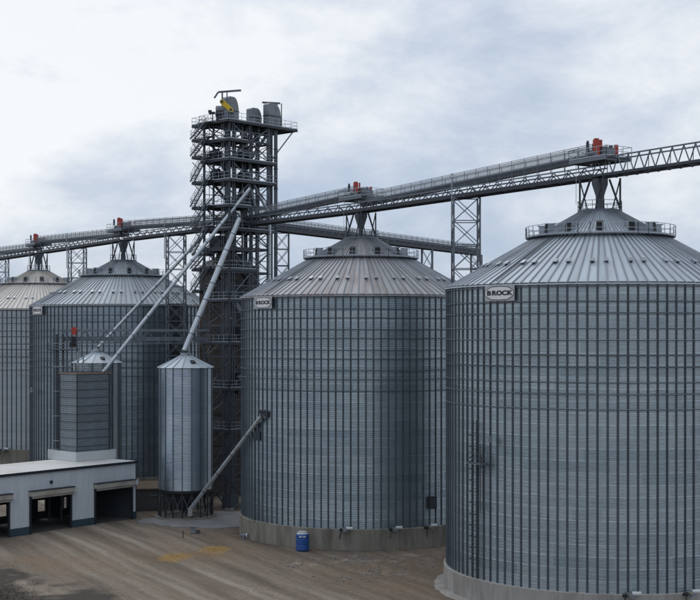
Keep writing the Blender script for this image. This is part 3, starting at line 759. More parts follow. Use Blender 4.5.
for i, (z0, z1) in enumerate(zip(levels, levels[1:])):
    for k in range(4):
        (a, b_), (c_, d_) = corners[k], corners[(k+1) % 4]
        piece('girder', TP(a, b_, z1), TP(c_, d_, z1), .2, M_dark, tower, h=.3)
        mp_ = ((a+c_)/2, (b_+d_)/2)
        if k in (0, 2):
            if i % 2: segs = (((a, b_), mp_), ((c_, d_), mp_))
            else: segs = ((mp_, (a, b_)), (mp_, (c_, d_)))
            for s, e_ in segs: piece('brace', TP(s[0], s[1], z0), TP(e_[0], e_[1], z1), .14, M_steel if i > 5 else M_dark, tower)
        else:
            piece('brace', TP(a, b_, z0), TP(c_, d_, z1), .12, M_dark, tower); piece('brace', TP(c_, d_, z0), TP(a, b_, z1), .12, M_dark, tower)
for i, (z0, z1) in enumerate(zip(levels, levels[1:])):
    zm = (z0+z1)/2
    for b_ in (0, TB):
        piece('girt', TP(0, b_, zm), TP(TA, b_, zm), .10, M_steel, tower)
        piece('thin_brace', TP(0, b_, z0), TP(TA/2, b_, zm), .08, M_steel, tower); piece('thin_brace', TP(TA/2, b_, zm), TP(TA, b_, z0), .08, M_steel, tower)
    piece('thin_brace', TP(0, 0, zm), TP(0, TB, z1), .08, M_dark, tower); piece('thin_brace', TP(TA, 0, z1), TP(TA, TB, zm), .08, M_dark, tower)
    for a in (2.2, 6.4): piece('hanger', TP(a, 3.0, z0), TP(a+random.uniform(-.8, .8), 3.4, z1), .12, M_dark, tower)
    piece('knee_brace', TP(-.4, 6.2, z1-1.4), TP(-.4, 8.0, z1), .09, M_dark, tower)
for a, b_ in ((.5, -.12), (.9, -.12), (3.9, -.12), (TA-.6, -.12), (-.12, 1.2), (-.12, 1.6), (-.12, 4.4)): piece('cable_run', TP(a, b_, 2), TP(a, b_, ZT), .09, M_steel, tower)
def deck(a0, a1, b0, b1, z, rail=True, th=.12, name='deck', beams=True):
    m = MB(); m.box(TP((a0+a1)/2, (b0+b1)/2, z+.06), (a1-a0, b1-b0, th), ang)
    if beams:
        for b_ in (b0, b1): m.bar(TP(a0, b_, z-.14), TP(a1, b_, z-.14), .16, .28)
        k = max(2, int((a1-a0)/1.6))
        for i in range(k+1):
            a = a0+(a1-a0)*i/k; m.bar(TP(a, b0+.09, z-.12), TP(a, b1-.09, z-.12), .14, .24)
    link(name, m.mesh(name, M_dark), tower)
    if rail:
        e_ = .04
        link('railing', rail_mesh(('tr', a0, a1, b0, b1, z), [TP(a0+e_, b0+e_, z+.12), TP(a1-e_, b0+e_, z+.12), TP(a1-e_, b1-e_, z+.12), TP(a0+e_, b1-e_, z+.12)], 1.1, M_light, step=1.3, w=.05, closed=True), tower)
deck(-.6, 13.7, -.5, 6.3, ZT)
deck(-.3, 9.3, -.5, 6.1, 52.4)
deck(-.3, 9.3, -.5, 6.1, 49.3)
deck(-.3, 4.3, -.3, 6.1, 45.5)
deck(-.3, 3.6, -.3, 6.1, 55.3)
deck(-.3, 9.0, -.3, 6.1, 42.0)
deck(-.3, 4.4, -.2, 6.1, 39.0, rail=False)
for z in (36.0, 31.4, 25.0, 18.2, 12.0): deck(-.2, 5.5, -.2, 5.9, z)
# cantilever braces under the long top deck
for b_ in (0, TB):
    piece('cantilever_brace', TP(TA, b_, 53.0), TP(13.2, b_, ZT-.25), .14, M_steel, tower)
# side stair platforms and flights on the left face
plat = [32.9, 36.2, 38.6, 42.5, 45.6, 49.4, 53.3, 55.9, ZT]
for i, z in enumerate(plat):
    far = 6.1; m = MB()
    m.box(TP(.9, 7.2, z), (2.6, 2.0, .14), ang); m.bar(TP(-.35, 6.2, z-.18), TP(-.35, 8.2, z-.18), .12, .26); m.bar(TP(2.1, 6.2, z-.18), TP(2.1, 8.2, z-.18), .12, .26); m.bar(TP(-.35, 8.15, z-.18), TP(2.1, 8.15, z-.18), .1, .26)
    link('stair_landing', m.mesh('stair_landing', M_dark), tower)
    link('railing', rail_mesh(('pl', z), [TP(-.35, 6.3, z+.07), TP(-.35, 8.15, z+.07), TP(2.1, 8.15, z+.07), TP(2.1, 6.3, z+.07)], 1.1, M_light, step=1.0, w=.05), tower)
for i, (z0, z1) in enumerate(zip(plat, plat[1:])):
    m = MB(); a0 = .1 if i % 2 else .1; A = TP(-.45, 7.6, z0+.05); B = TP(-.45, 4.2, z1+.05)
    for s in (0, -.75): m.bar(A+A1*s, B+A1*s, .06, .26)
    n = int((z1-z0)/.24)
    for j in range(1, n):
        c = A.lerp(B, j/n); m.box(c-A1*.375, (.75, .26, .04), ang)
    link('stair_flight', m.mesh('stair_flight', M_steel), tower)
    m = MB()
    for s in (0, -.75):
        for dz in (.55, 1.05): m.bar(A+A1*s+Vector((0, 0, dz)), B+A1*s+Vector((0, 0, dz)), .05)
        for j in range(4):
            c = A.lerp(B, (j+.3)/4)+A1*s; m.bar(c, c+Vector((0, 0, 1.05)), .05)
    link('stair_handrail', m.mesh('stair_handrail', M_steel), tower)
    # landing between flights on the near side
    m = MB(); m.box(TP(-.85, 3.6, z1-.05), (1.0, 1.5, .1), ang); link('stair_landing', m.mesh('stair_landing', M_dark), tower)
# ladder cage up the lower tower
m = MB()
for s in (0, .5): m.bar(TP(TA*.62+s, -.35, 0), TP(TA*.62+s, -.35, 42), .06)
for i in range(130): m.bar(TP(TA*.62, -.35, .4+i*.32), TP(TA*.62+.5, -.35, .4+i*.32), .035)
link('ladder', m.mesh('ladder', M_steel), tower)
# cross conveyor casing and cable trays give the lower tower its clutter
for (a0, b0, z0, a1, b1, z1, w, mm) in ((.6, .4, 32.5, 5.0, .4, 25.0, .9, M_steel), (.6, .4, 38.5, 4.2, .6, 34.5, .7, M_dark), (1.5, 5.0, 35.5, 7.8, 5.2, 28, .8, M_dark),
                                         (5.5, 1, 25, 2.0, .6, 17.5, .8, M_dark), (2, .2, 20, 7.5, .2, 12.5, .6, M_steel)):
    piece('chute', TP(a0, b0, z0), TP(a1, b1, z1), w, mm, tower, h=.55)

# bucket elevators: each stands in the tower on its own trunks
def elevator(name_label, a, b_, ztop, along, gap, tr, headw, headh, base=0.0, guard=None, head_mat=M_light, deep=1.25):
    t = thing('bucket_elevator', name_label, 'bucket elevator', NP+TP(a, b_, base), 0, 'bucket elevators in the tower')
    u = along
    for s in (-gap/2, gap/2):
        piece('trunk', u*s+Vector((0, 0, 0)), u*s+Vector((0, 0, ztop-base)), tr, M_trunk, t)
        z = 3.0
        m = cached(('tfl', tr), lambda: (lambda q: (q.box((0, 0, 0), (tr+.14, tr+.14, .09)), q.mesh('trunk_flange', M_dark))[1])(MB()))
        while z < ztop-base-1: link('trunk_flange', m, t, u*s+Vector((0, 0, z))); z += 3.05
    # hood: flat back and top, rounded over the discharge side
    m = MB(); n = 10; W = headw; pts = [(-W/2, 0), (-W/2, headh*.93), (-W*.40, headh)]
    for i in range(n+1):
        k = PI/2*i/n; pts.append((W*.02+W*.48*math.sin(k), headh*.42+headh*.58*math.cos(k)))
    pts += [(W/2, 0)]
    side_ = Vector((-u.y, u.x, 0)); dd = deep/2
    q = [];
    for s in (-dd, dd):
        for x, z in pts: q.append(u*x+side_*s+Vector((0, 0, ztop-base+z)))
    N_ = len(pts)
    m.add(q, [tuple(range(N_)), tuple(range(2*N_-1, N_-1, -1))]+[(i, N_+i, N_+(i+1) % N_, (i+1) % N_) for i in range(N_)])
    hd = link('head_casing', m.mesh('head_casing', head_mat), t)
    m = MB(); m.bar(u*(-W/2-.06)+Vector((0, 0, ztop-base+headh*.45)), u*(W/2+.06)+Vector((0, 0, ztop-base+headh*.45)), deep+.16, .1)
    link('head_flange', m.mesh('head_flange', M_dark), hd)
    m = MB(); m.box((0, 0, .9), (headw*1.0, deep, 1.8), math.atan2(u.y, u.x)); link('boot', m.mesh('boot', M_trunk), t)
    return t
DK = ZT+.15
e1 = elevator('left bucket elevator with grey box head beside the yellow belt guard', 2.6, 2.7, DK, A1, 1.5, .62, 2.1, 3.9, head_mat=M_mot, deep=1.5)
e2 = elevator('middle bucket elevator with the smallest grey head on the top deck', 7.0, 2.2, DK, A1, 1.3, .55, 2.0, 2.7, head_mat=M_mot, deep=1.3)
e3 = elevator('right bucket elevator with tall rounded head on the top deck', 9.2, .5, DK, A1, 1.55, .55, 2.6, 3.5, head_mat=M_mot, deep=1.2)
# drive equipment on deck
dr = thing('elevator_drive', 'elevator drive with slanting yellow belt guard on the top deck', 'drive motor', NP+TP(.45, 1.2, DK))
m = MB(); p = A1*.1; q_ = A1*1.45
m.tube(Vector((-.9, -.1, 2.15)), Vector((.15, -.45, 1.1)), .42, 16); 
gb = MB(); pA = Vector((-.55, -.7, 2.65)); pB = Vector((.75, -.7, 1.45))
gb.bar(pA, pB, .42, .72)
for pp in (pA, pB): gb.tube(pp-Vector((0, .235, 0)), pp+Vector((0, .235, 0)), .36, 18)
gd_ = link('belt_guard', gb.mesh('belt_guard', M_yel, 40), dr)
for pp in (pA, pB):
    q = MB(); q.tube(pp-Vector((0, .238, 0)), pp-Vector((0, .30, 0)), .2, 14); link('shaft_cap', q.mesh('shaft_cap', M_dark, 40), gd_)
m = MB(); m.tube((-1.6, 0, .95), (-.4, 0, .95), .42, 16); m.box((-1.0, 0, .3), (1.0, .8, .6)); link('motor', m.mesh('motor', M_dark, 40), dr)
m = MB(); m.tube((-1.5, .3, 1.7), (-.2, .1, 1.7), .55, 16); link('gearbox', m.mesh('gearbox', M_mot, 40), dr)
m = MB(); m.box((.6, .2, .6), (1.5, 1.2, 1.2)); m.box((.2, -.55, .75), (.9, .4, 1.5)); link('drive_base', m.mesh('drive_base', M_steel), dr); m = MB(); m.box((-2.2, .5, 1.2), (.9, .6, .3)); m.box((-2.5, .6, 1.45), (.5, .5, .35)); m.bar((-2.1, .5, 0), (-2.1, .5, 1.1), .15)
link('side_stand', m.mesh('side_stand', M_dark), dr)
dr2 = thing('elevator_drive', 'dark motor at the right side of the tall rounded elevator head', 'drive motor', NP+TP(10.7, .9, DK))
m = MB(); m.tube((-.3, 0, 1.3), (.7, 0, 1.3), .35, 14); m.box((0.2, 0, .5), (.8, .7, 1.0)); link('motor', m.mesh('motor', M_dark, 40), dr2)
m = MB(); m.tube((-1.0, -.5, 1.2), (-1.0, -.3, 1.2), .45, 16); link('pulley', m.mesh('pulley', M_black, 40), dr2)
def jib(base, post_h, arm_a, arm_b, label, mm=M_steel, drop=None):
    t = thing('hoist_jib', label, 'hoist', base)
    piece('post', (0, 0, 0), (0, 0, post_h), .22, mm, t)
    piece('post', Vector((.7, .1, 0)), Vector((.7, .1, post_h)), .16, mm, t)
    piece('arm', Vector(arm_a)+Vector((0, 0, post_h)), Vector(arm_b)+Vector((0, 0, post_h)), .18, mm, t, h=.28)
    if drop: piece('arm_end', Vector(arm_a)+Vector((0, 0, post_h)), Vector(arm_a)+Vector(drop)+Vector((0, 0, post_h)), .16, mm, t, h=.24)
b0 = NP+TP(0, 2.2, DK); b0.x += .4
jib(b0, 4.3, (-.6, 0, 0), (2.8, .2, .3), 'hoist jib with long arm over the yellow belt guard', drop=(-.6, 0, -.9))
b1 = NP+TP(10.9, 1.2, DK)
jib(b1, 3.9, (-2.3, 0, .15), (.5, 0, 0), 'hoist jib over the tall rounded elevator head')
for a, b_, z0, z1, w_ in ((.9, 4.6, 30, ZT, .34), (3.4, .9, 36, 57.9, .3), (1.0, 1.6, 0, 55.2, .42), (6.6, .7, 44, 57.9, .26), (5.0, 4.6, 0, 57.9, .36), (7.4, 4.8, 20, 57.9, .3)):
    piece('drop_tube', TP(a, b_, z0), TP(a, b_, z1), w_, M_trunk, tower, round_=True)
for (a0, b0, z0, a1, b1, z1, w) in ((4.2, .5, 57.6, 2.6, 1.5, 53.0, .4), (7.9, 2.0, 57.6, 6.0, 2.2, 54.8, .4), (3.6, 1.8, 52.2, 5.2, 1.8, 50.8, .4), (6.4, 1.8, 49.0, 4.4, 1.2, 45.8, .45),
                                    (4.6, 2.2, 49.2, 2.4, 1.0, 45.8, .45), (3.4, 1.0, 45.2, 4.6, 1.2, 42.8, .5), (.8, 4.8, 55, .6, 1.2, 50, .3), (1.2, 4.8, 49, .8, 1.2, 46, .3)):
    piece('short_chute', TP(a0, b0, z0), TP(a1, b1, z1), w, M_dark, tower)
for a, b_, z, dx, dy, dz in ((4.6, 2.4, 45.7, 2.4, 2.0, 1.5), (2.0, 2.4, 42.2, 3.0, 2.4, 1.6), (1.6, 3.6, 39.1, 2.6, 2.4, 1.7), (6.8, 3.2, 42.2, 1.8, 2.2, 1.2), (1.6, 4.6, 49.5, 1.6, 1.4, 1.5), (1.4, 4.6, 52.6, 1.5, 1.3, 1.4),
                              (2.4, 2.6, 36.2, 3.2, 2.6, 2.2), (2.6, 2.8, 31.6, 3.4, 2.6, 2.6), (2.4, 2.8, 25.2, 3, 2.4, 2.4), (2.4, 2.8, 18.4, 3, 2.4, 2.0)):
    m = MB(); m.box((0, 0, dz/2), (dx, dy, dz), ang); m.box((0, 0, dz+.15), (dx*.5, dy*.5, .3), ang); m.box((0, 0, .06), (dx+.3, dy+.3, .1), ang)
    link('machine_housing', m.mesh('machine_housing', M_dark), tower, TP(a, b_, z+.1))
# distributor vessels
for (a, b_, z, r, lab) in ((5.2, 2.2, 52.9, 1.45, 'round grain distributor on the second deck of the tower'), (5.0, 2.2, 49.6, 1.2, 'round grain distributor on the third deck of the tower')):
    t = thing('distributor', lab, 'distributor', NP+TP(a, b_, z))
    m = MB(); m.lathe([(.35, 1.75), (r*.95, .95), (r, .8), (r, .45), (r*.5, .0), (.1, 0)], 24); link('vessel', m.mesh('vessel', M_steel, 35), t)
    m = MB(); m.tube((0, 0, 1.7), (0, 0, 2.6), .3, 12); link('inlet', m.mesh('inlet', M_steel, 40), t)
# chutes from heads to the distributor
def pipe(p, q, r, label, flange=3.0, mm=M_tube, name='spout_pipe', end=None, group='slanting grain pipes'):
    p, q = Vector(p), Vector(q); t = thing(name, label, 'pipe', q, 0, group)
    d = p-q; n = max(1, round(d.length/flange)); uu = d.normalized()
    for i in range(n): piece('pipe_section', d*(i/n), d*((i+1)/n), r*2, mm, t, round_=True)
    rot = Vector((0, 0, 1)).rotation_difference(uu)
    fm = cached(('fl', r), lambda: (lambda b: (b.tube((0, 0, -.05), (0, 0, .05), r+.06, 14), b.mesh('flange', M_steel, 40))[1])(MB()))
    for i in range(n+1): link('flange', fm, t, d*(i/n), rot)
    return t
P0 = lambda a, b_, z: NP+TP(a, b_, z)
pipe(P0(2.8, 1.2, DK-.1), P0(4.9, 2.0, 55.3), .24, 'short steep chute under the top deck, left of the distributor', mm=M_steel)
pipe(P0(6.8, 2.4, DK-.1), P0(5.4, 2.2, 55.3), .24, 'short steep chute under the top deck, right of the distributor', mm=M_steel)
pipe(P0(8.9, 0.2, DK-.1), P0(6.2, 1.6, 53.6), .22, 'chute from the tall rounded head down to the second deck', mm=M_steel)
pipe(P0(5.0, 1.2, 49.4), P0(6.6, 1.0, 44.2), .28, 'pale chute slanting down to the bridge below the third deck', mm=M_light)
pipe(P0(5.6, .7, 49.0), P0(8.0, -.2, 44.6), .24, 'pale chute bending to the vertical drop pipe at the tower')
pipe(P0(8.0, -.2, 44.6), P0(8.0, -.2, 5.0), .26, 'vertical pale drop pipe on the right of the tower')
# long down spouts
pipe(at(250, 188, 194), at(102.5, 373, 188.5), .27, 'lower of the two parallel slanting pipes, ending on the dark square bin', flange=3.4)
pipe(at(214, 224, 199), at(98.5, 347, 200), .25, 'upper of the two parallel slanting pipes, ending on the round silo behind', flange=3.4)
pipe(at(239.5, 218, 193.2), at(184.3, 351, 187), .40, 'thick slanting pipe feeding the small silvery hopper silo', flange=2.6)

# brown bin behind the tower
t = thing('brown_silo', 'weathered brown silo with conical roof behind the tower', 'silo', (-20.2, 215, 0))
m = MB(); n = 24
m.add([(4.7*math.cos(-PI/n), 4.7*math.sin(-PI/n), 0), (4.7*math.cos(PI/n), 4.7*math.sin(PI/n), 0), (4.7*math.cos(PI/n), 4.7*math.sin(PI/n), 3.4), (4.7*math.cos(-PI/n), 4.7*math.sin(-PI/n), 3.4)], [(0, 1, 2, 3)])
wm = m.mesh('wall_panel', M_brown)
for j in range(11):
    for i in range(n): link('wall_panel', wm, t, (0, 0, 3.4*j), (0, 0, 2*PI*i/n))
m = MB(); a0, a1 = -PI/n, PI/n
m.add([(5.0*math.cos(a0), 5.0*math.sin(a0), 37.2), (5.0*math.cos(a1), 5.0*math.sin(a1), 37.2), (.3*math.cos(a1), .3*math.sin(a1), 40.0), (.3*math.cos(a0), .3*math.sin(a0), 40.0)], [(0, 1, 2, 3)])
m.bar((5.0*math.cos(a0), 5.0*math.sin(a0), 37.24), (.3*math.cos(a0), .3*math.sin(a0), 40.04), .06)
rm = m.mesh('roof_panel', M_brroof)
for i in range(n): link('roof_panel', rm, t, (0, 0, 0), (0, 0, 2*PI*i/n))
for j in range(1, 11):
    m = MB(); m.lathe([(4.72, -.06), (4.78, -.06), (4.78, .06), (4.72, .06)], n, close=True); link('hoop', cached('bhoop', lambda: m.mesh('hoop', M_dark)), t, (0, 0, 3.4*j), (0, 0, PI/n))

# ------------------------------------------------------------------ small round silos
def small_silo(c, r, z0, z1, label, wallm, legs=True, nseg=18):
    t = thing('hopper_silo', label, 'silo', (c.x, c.y, 0), 0, 'small round silos near the receiving shed')
    nc = 13; h = (z1-z0)/nc
    def cmesh():
        b = MB(); prof = []
        for i in range(8*4+1): prof.append((r+.006*math.sin(PI*i/2), h*i/32))
        b.lathe(prof, nseg*5); return b.mesh('wall_course', wallm, 60)
    cm = cached(('sc', wallm.name, round(h, 3)), cmesh)
    for i in range(nc): link('wall_course', cm, t, (0, 0, z0+h*i))
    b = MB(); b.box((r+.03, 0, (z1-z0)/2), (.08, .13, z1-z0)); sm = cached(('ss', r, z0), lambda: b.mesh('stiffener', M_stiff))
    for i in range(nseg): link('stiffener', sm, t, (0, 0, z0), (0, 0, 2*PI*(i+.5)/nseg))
    rise = (r-.8)*.52
    def rp():
        b = MB(); a0, a1 = -PI/nseg, PI/nseg; ro, ri = r+.22, .75
        b.add([(ro*math.cos(a0), ro*math.sin(a0), z1-.08), (ro*math.cos(a1), ro*math.sin(a1), z1-.08), (ri*math.cos(a1), ri*math.sin(a1), z1+rise), (ri*math.cos(a0), ri*math.sin(a0), z1+rise)], [(0, 1, 2, 3)])
        b.bar((ro*math.cos(a0), ro*math.sin(a0), z1-.04), (ri*math.cos(a0), ri*math.sin(a0), z1+rise+.04), .09, .14)
        return b.mesh('roof_panel', M_roof4)
    rm = cached(('srp', r, z1), rp)
    for i in range(nseg): link('roof_panel', rm, t, (0, 0, 0), (0, 0, 2*PI*i/nseg))
    b = MB(); b.lathe([(.8, z1+rise-.1), (.8, z1+rise+.45), (.05, z1+rise+.55)], 20); link('roof_collar', b.mesh('roof_collar', M_light, 40), t)
    # small railing at the peak, hatch and eave ring
    b = MB(); b.lathe([(r+.02, z1-.18), (r+.12, z1-.18), (r+.12, z1-.08), (r+.02, z1-.08)], nseg*4, close=True); link('eave_angle', b.mesh('eave_angle', M_dark), t)
    a = R_(-60); b = MB(); b.box((0, 0, 0), (.7, .6, .25)); o = link('roof_hatch', b.mesh('roof_hatch', M_dark), t, (2.6*math.cos(a), 2.6*math.sin(a), z1+(r-2.6)*.52+.12)); o.rotation_euler = (0, .45, a)
    if legs:
        b = MB(); b.lathe([(r+.06, z0-.02), (r+.12, z0-.02), (r+.12, z0-.35), (r-.25, z0-.35), (r-.25, z0-.02)], nseg*2, close=True); link('base_ring', b.mesh('base_ring', M_black), t)
        b = MB(); b.lathe([(r-.3, z0-.1), (.4, .9), (.4, .5)], 28); link('hopper_cone', b.mesh('hopper_cone', M_dark, 40), t)
        for i in range(nseg):
            k = 2*PI*(i+.5)/nseg; k2 = 2*PI*(i+1.5)/nseg
            p, q = Vector((r*math.cos(k), r*math.sin(k), 0)), Vector((r*math.cos(k2), r*math.sin(k2), 0))
            piece('leg', p, p+Vector((0, 0, z0-.35)), .20, M_black, t)
            piece('cross_brace', p+Vector((0, 0, .25)), q+Vector((0, 0, z0-.5)), .06, M_steel, t); piece('cross_brace', q+Vector((0, 0, .25)), p+Vector((0, 0, z0-.5)), .06, M_steel, t)
        b = MB(); b.lathe([(r-.8, .1), (r+.6, .1), (r+.6, .3), (r-.8, .3)], 48, close=True); link('footing_ring', b.mesh('footing_ring', M_conc), t)
    return t
HS = Vector(((185.7-350)/1300*187.3, 187.3, 0))
small_silo(HS, 3.85, 4.15, 21.6, 'silvery hopper silo on black crossed legs in front of the tower', M_hop)
RS = Vector(((97-350)/1300*200, 200, 0))
small_silo(RS, 3.6, .3, 22.0, 'round silo with conical lid behind the dark square bin', M_wall, legs=False, nseg=14)

# ------------------------------------------------------------------ receiving shed
RC = Vector((-30.6, 185.8, 0)); SU = Vector((-.623, -.782, 0)).normalized(); SN = Vector((SU.y, -SU.x, 0))
if SN.y < 0: SN = -SN     # pointing back, away from the camera
SH = 8.1; SLn = 40.0; SD = 10.7
shed = thing('receiving_shed', 'long flat roofed white receiving shed with open truck doors at lower left', 'building', RC, math.atan2(-SU.y, -SU.x))
# local frame: x runs from the left end (negative) to the right corner (0), y goes back
def tpx(px):     # distance from the right corner to the column px along the front
    k = (px-CX)/F; return (k*RC.y-RC.x)/(SU.x-k*SU.y)
doors = [(tpx(131.5), tpx(94.5)), (tpx(70.5), tpx(29.7)), (tpx(8.4), tpx(8.4)+5.0), (tpx(8.4)+10.2, tpx(8.4)+15.4)]
DH = 4.75
# cladding panels, 1 m wide, each a piece; above doors they are short
def panel(x0, x1, z0, z1, y=0.0, m_=M_white, nm='cladding_panel'):
    key = ('cp', round(x1-x0, 3), round(z1-z0, 3), m_.name)
    def mk():
        b = MB(); w = x1-x0; h = z1-z0; n = 3
        b.box((w/2, .06, h/2), (w-.01, .10, h))
        for i in range(n): b.box((w*(i+.5)/n, .0, h/2), (w/n*.35, .05, h-.02))
        return b.mesh(nm, m_)
    return link(nm, cached(key, mk), shed, (x0, y, z0))
xs = [0.0]; 
edges = sorted(set([0.0, SLn]+[d for dd in doors for d in dd]))
for e0, e1_ in zip(edges, edges[1:]):
    isdoor = any(abs(e0-d0) < 1e-4 for d0, d1 in doors)
    n = max(1, round((e1_-e0)/.95)); w = (e1_-e0)/n
    for i in range(n):
        a = -(e0+w*(i+1)); b_ = -(e0+w*i)
        panel(a, b_, DH if isdoor else 1.0, SH-.12)
    if not isdoor:
        m = MB(); m.box((-(e0+e1_)/2, .02, .5), (e1_-e0-.02, .24, .995)); link('base_band', m.mesh('base_band', M_teal), shed)
# door frames and rolled curtains
for k, (d0, d1) in enumerate(doors):
    m = MB()
    for d in (d0, d1): m.box((-d, -.10, DH/2+.4), (.22, .26, DH+.8))
    link('door_frame', m.mesh('door_frame', M_trim), shed)
    m = MB(); m.box((-(d0+d1)/2, -.45, DH+.55), (d1-d0+.35, .62, .62)); m.box((-(d0+d1)/2, -.40, DH+.05), (d1-d0-.2, .2, .30))
    rl = link('roller_cover', m.mesh('roller_cover', M_cream), shed)
    m = MB(); m.box((-(d0+d1)/2, -.42, DH+.92), (d1-d0+.5, .80, .10)); link('cover_flashing', m.mesh('cover_flashing', M_trim), rl)
    m = MB(); m.box((-d0+.42, -.42, DH+.55), (.42, .6, .72)); link('roller_motor', m.mesh('roller_motor', M_white), rl)
# inside: back wall with openings behind the second and later doors, side wall, floor beams
m = MB()
def tbk(px):      # the same along the back wall
    k = (px-CX)/F; B = RC+SN*SD
    return (k*B.y-B.x)/(SU.x-k*SU.y)
wins = sorted([sorted((tbk(45), tbk(37.5))), sorted((tbk(67), tbk(62))), sorted((tbk(6.5), tbk(-4)))])
WZ0, WZ1 = 1.0, 2.6
e0 = 0.0; segs = []
for w0, w1_ in wins: segs.append((e0, w0)); e0 = w1_
segs.append((e0, SLn))
for s0, s1 in segs:
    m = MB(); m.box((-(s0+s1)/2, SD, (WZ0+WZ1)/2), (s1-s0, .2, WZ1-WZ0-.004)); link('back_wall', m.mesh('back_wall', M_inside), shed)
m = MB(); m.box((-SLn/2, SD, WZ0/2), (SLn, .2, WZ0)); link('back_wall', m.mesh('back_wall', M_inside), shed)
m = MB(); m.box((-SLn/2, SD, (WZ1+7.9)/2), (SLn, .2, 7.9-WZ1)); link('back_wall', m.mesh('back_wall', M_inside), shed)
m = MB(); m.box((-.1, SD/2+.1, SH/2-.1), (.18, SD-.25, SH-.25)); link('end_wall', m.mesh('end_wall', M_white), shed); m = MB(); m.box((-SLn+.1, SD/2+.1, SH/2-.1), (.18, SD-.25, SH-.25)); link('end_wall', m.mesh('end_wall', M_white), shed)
m = MB(); m.box((-.22, SD/2+.1, 3.4), (.04, SD-.5, 6.7)); link('shade_lining', m.mesh('shade_lining', M_lining), shed)  # dark sheet added inside the white end wall to imitate shade
for d in (doors[0][1]+1.0, doors[1][1]+1.0, doors[2][1]+1.2):
    m = MB(); m.box((-d, SD*.55, SH/2-.2), (.2, .3, SH-.4)); m.box((-d, SD*.8, SH/2-.2), (.2, .3, SH-.4)); link('column', m.mesh('column', M_steel), shed)
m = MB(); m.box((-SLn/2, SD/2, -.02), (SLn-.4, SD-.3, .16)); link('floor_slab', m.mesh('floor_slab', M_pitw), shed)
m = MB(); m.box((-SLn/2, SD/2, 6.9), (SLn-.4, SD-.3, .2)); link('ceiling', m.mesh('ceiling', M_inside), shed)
m = MB(); m.box((-SLn/2, SD/2, SH+.02), (SLn+.1, SD+.3, .2)); link('roof', m.mesh('roof', M_rooft), shed)
m = MB(); m.box((-SLn/2, -.20, SH-.02), (SLn+.3, .12, .34)); m.box((.14, SD/2, SH-.02), (.12, SD+.4, .34)); link('roof_edge_trim', m.mesh('roof_edge_trim', M_trim), shed)
m = MB(); m.tube((-tpx(51), -.12, SH-1.55), (-tpx(51), .0, SH-1.55), .24, 16); link('round_vent', m.mesh('round_vent', M_trim), shed)
m = MB(); m.box((-.03, -.06, 3.9), (.10, .08, 7.6)); link('corner_trim', m.mesh('corner_trim', M_trim), shed)

# square dark bin standing in a white curb on the shed roof
PC = at(76, 463.5, 184.0); PC.z = 0
sqr = thing('square_bin', 'dark square corrugated bin inside a white curb on the shed roof', 'bin', (PC.x, PC.y, SH+.14), R_(47))
# local x = right-away face direction, y = left-away
cw, cl_, ch = 7.0, 7.0, 1.35
for (a, b_, c_, d_) in ((cw/2, .06, cw, .12), (.06, cl_/2+.01, .12, cl_-.24), (cw/2, cl_-.06, cw, .12), (cw-.06, cl_/2+.01, .12, cl_-.24)):
    m = MB(); m.box((a, b_, ch/2), (c_, d_, ch)); link('curb_wall', m.mesh('curb_wall', M_curb), sqr)
m = MB(); m.box((cw/2, cl_/2, .85), (cw-.3, cl_-.3, .1)); link('curb_infill', m.mesh('curb_infill', M_pit), sqr)
o1 = .55; w1, l1 = 5.6, 4.2; zt = 20.7-SH-.14; nb = 10; hb = (zt-.9)/nb
def wav(wd, h):
    b = MB(); n = 8; vs = []
    for i in range(n+1):
        z = h*i/n
        y = .0 if i in (0, n) else (-.012 if i % 2 else .008)
        vs += [(0, y, z), (wd, y, z)]
    b.add(vs, [(2*i, 2*i+1, 2*i+3, 2*i+2) for i in range(n)])
    return b.mesh('wall_sheet', M_tank)
for j in range(nb):
    z = .9+hb*j
    link('wall_sheet', cached('ws1', lambda: wav(w1, hb-.03)), sqr, (o1, o1, z))
    link('wall_sheet', CACHE['ws1'], sqr, (o1+w1, o1+l1, z), (0, 0, PI))
    link('wall_sheet', cached('ws2', lambda: wav(l1, hb-.03)), sqr, (o1, o1+l1, z), (0, 0, -PI/2))
    link('wall_sheet', CACHE['ws2'], sqr, (o1+w1, o1, z), (0, 0, PI/2))
    m = MB(); m.box((o1+w1/2, o1+l1/2, 0), (w1+.10, l1+.10, .06)); link('band', cached('sqband', lambda: m.mesh('band', M_dark)), sqr, (0, 0, z))
for a, b_ in ((0, 0), (w1, 0), (w1, l1), (0, l1)): piece('corner_post', (o1+a, o1+b_, .8), (o1+a, o1+b_, zt), .14, M_dark, sqr)
m = MB(); m.box((o1+w1/2, o1+l1/2, zt), (w1+.3, l1+.3, .18)); link('lid', m.mesh('lid', M_pit), sqr)
link('railing', rail_mesh('sqr', [(o1, o1, zt+.1), (o1+w1, o1, zt+.1), (o1+w1, o1+l1, zt+.1), (o1, o1+l1, zt+.1)], .9, M_steel, closed=True, w=.04), sqr)

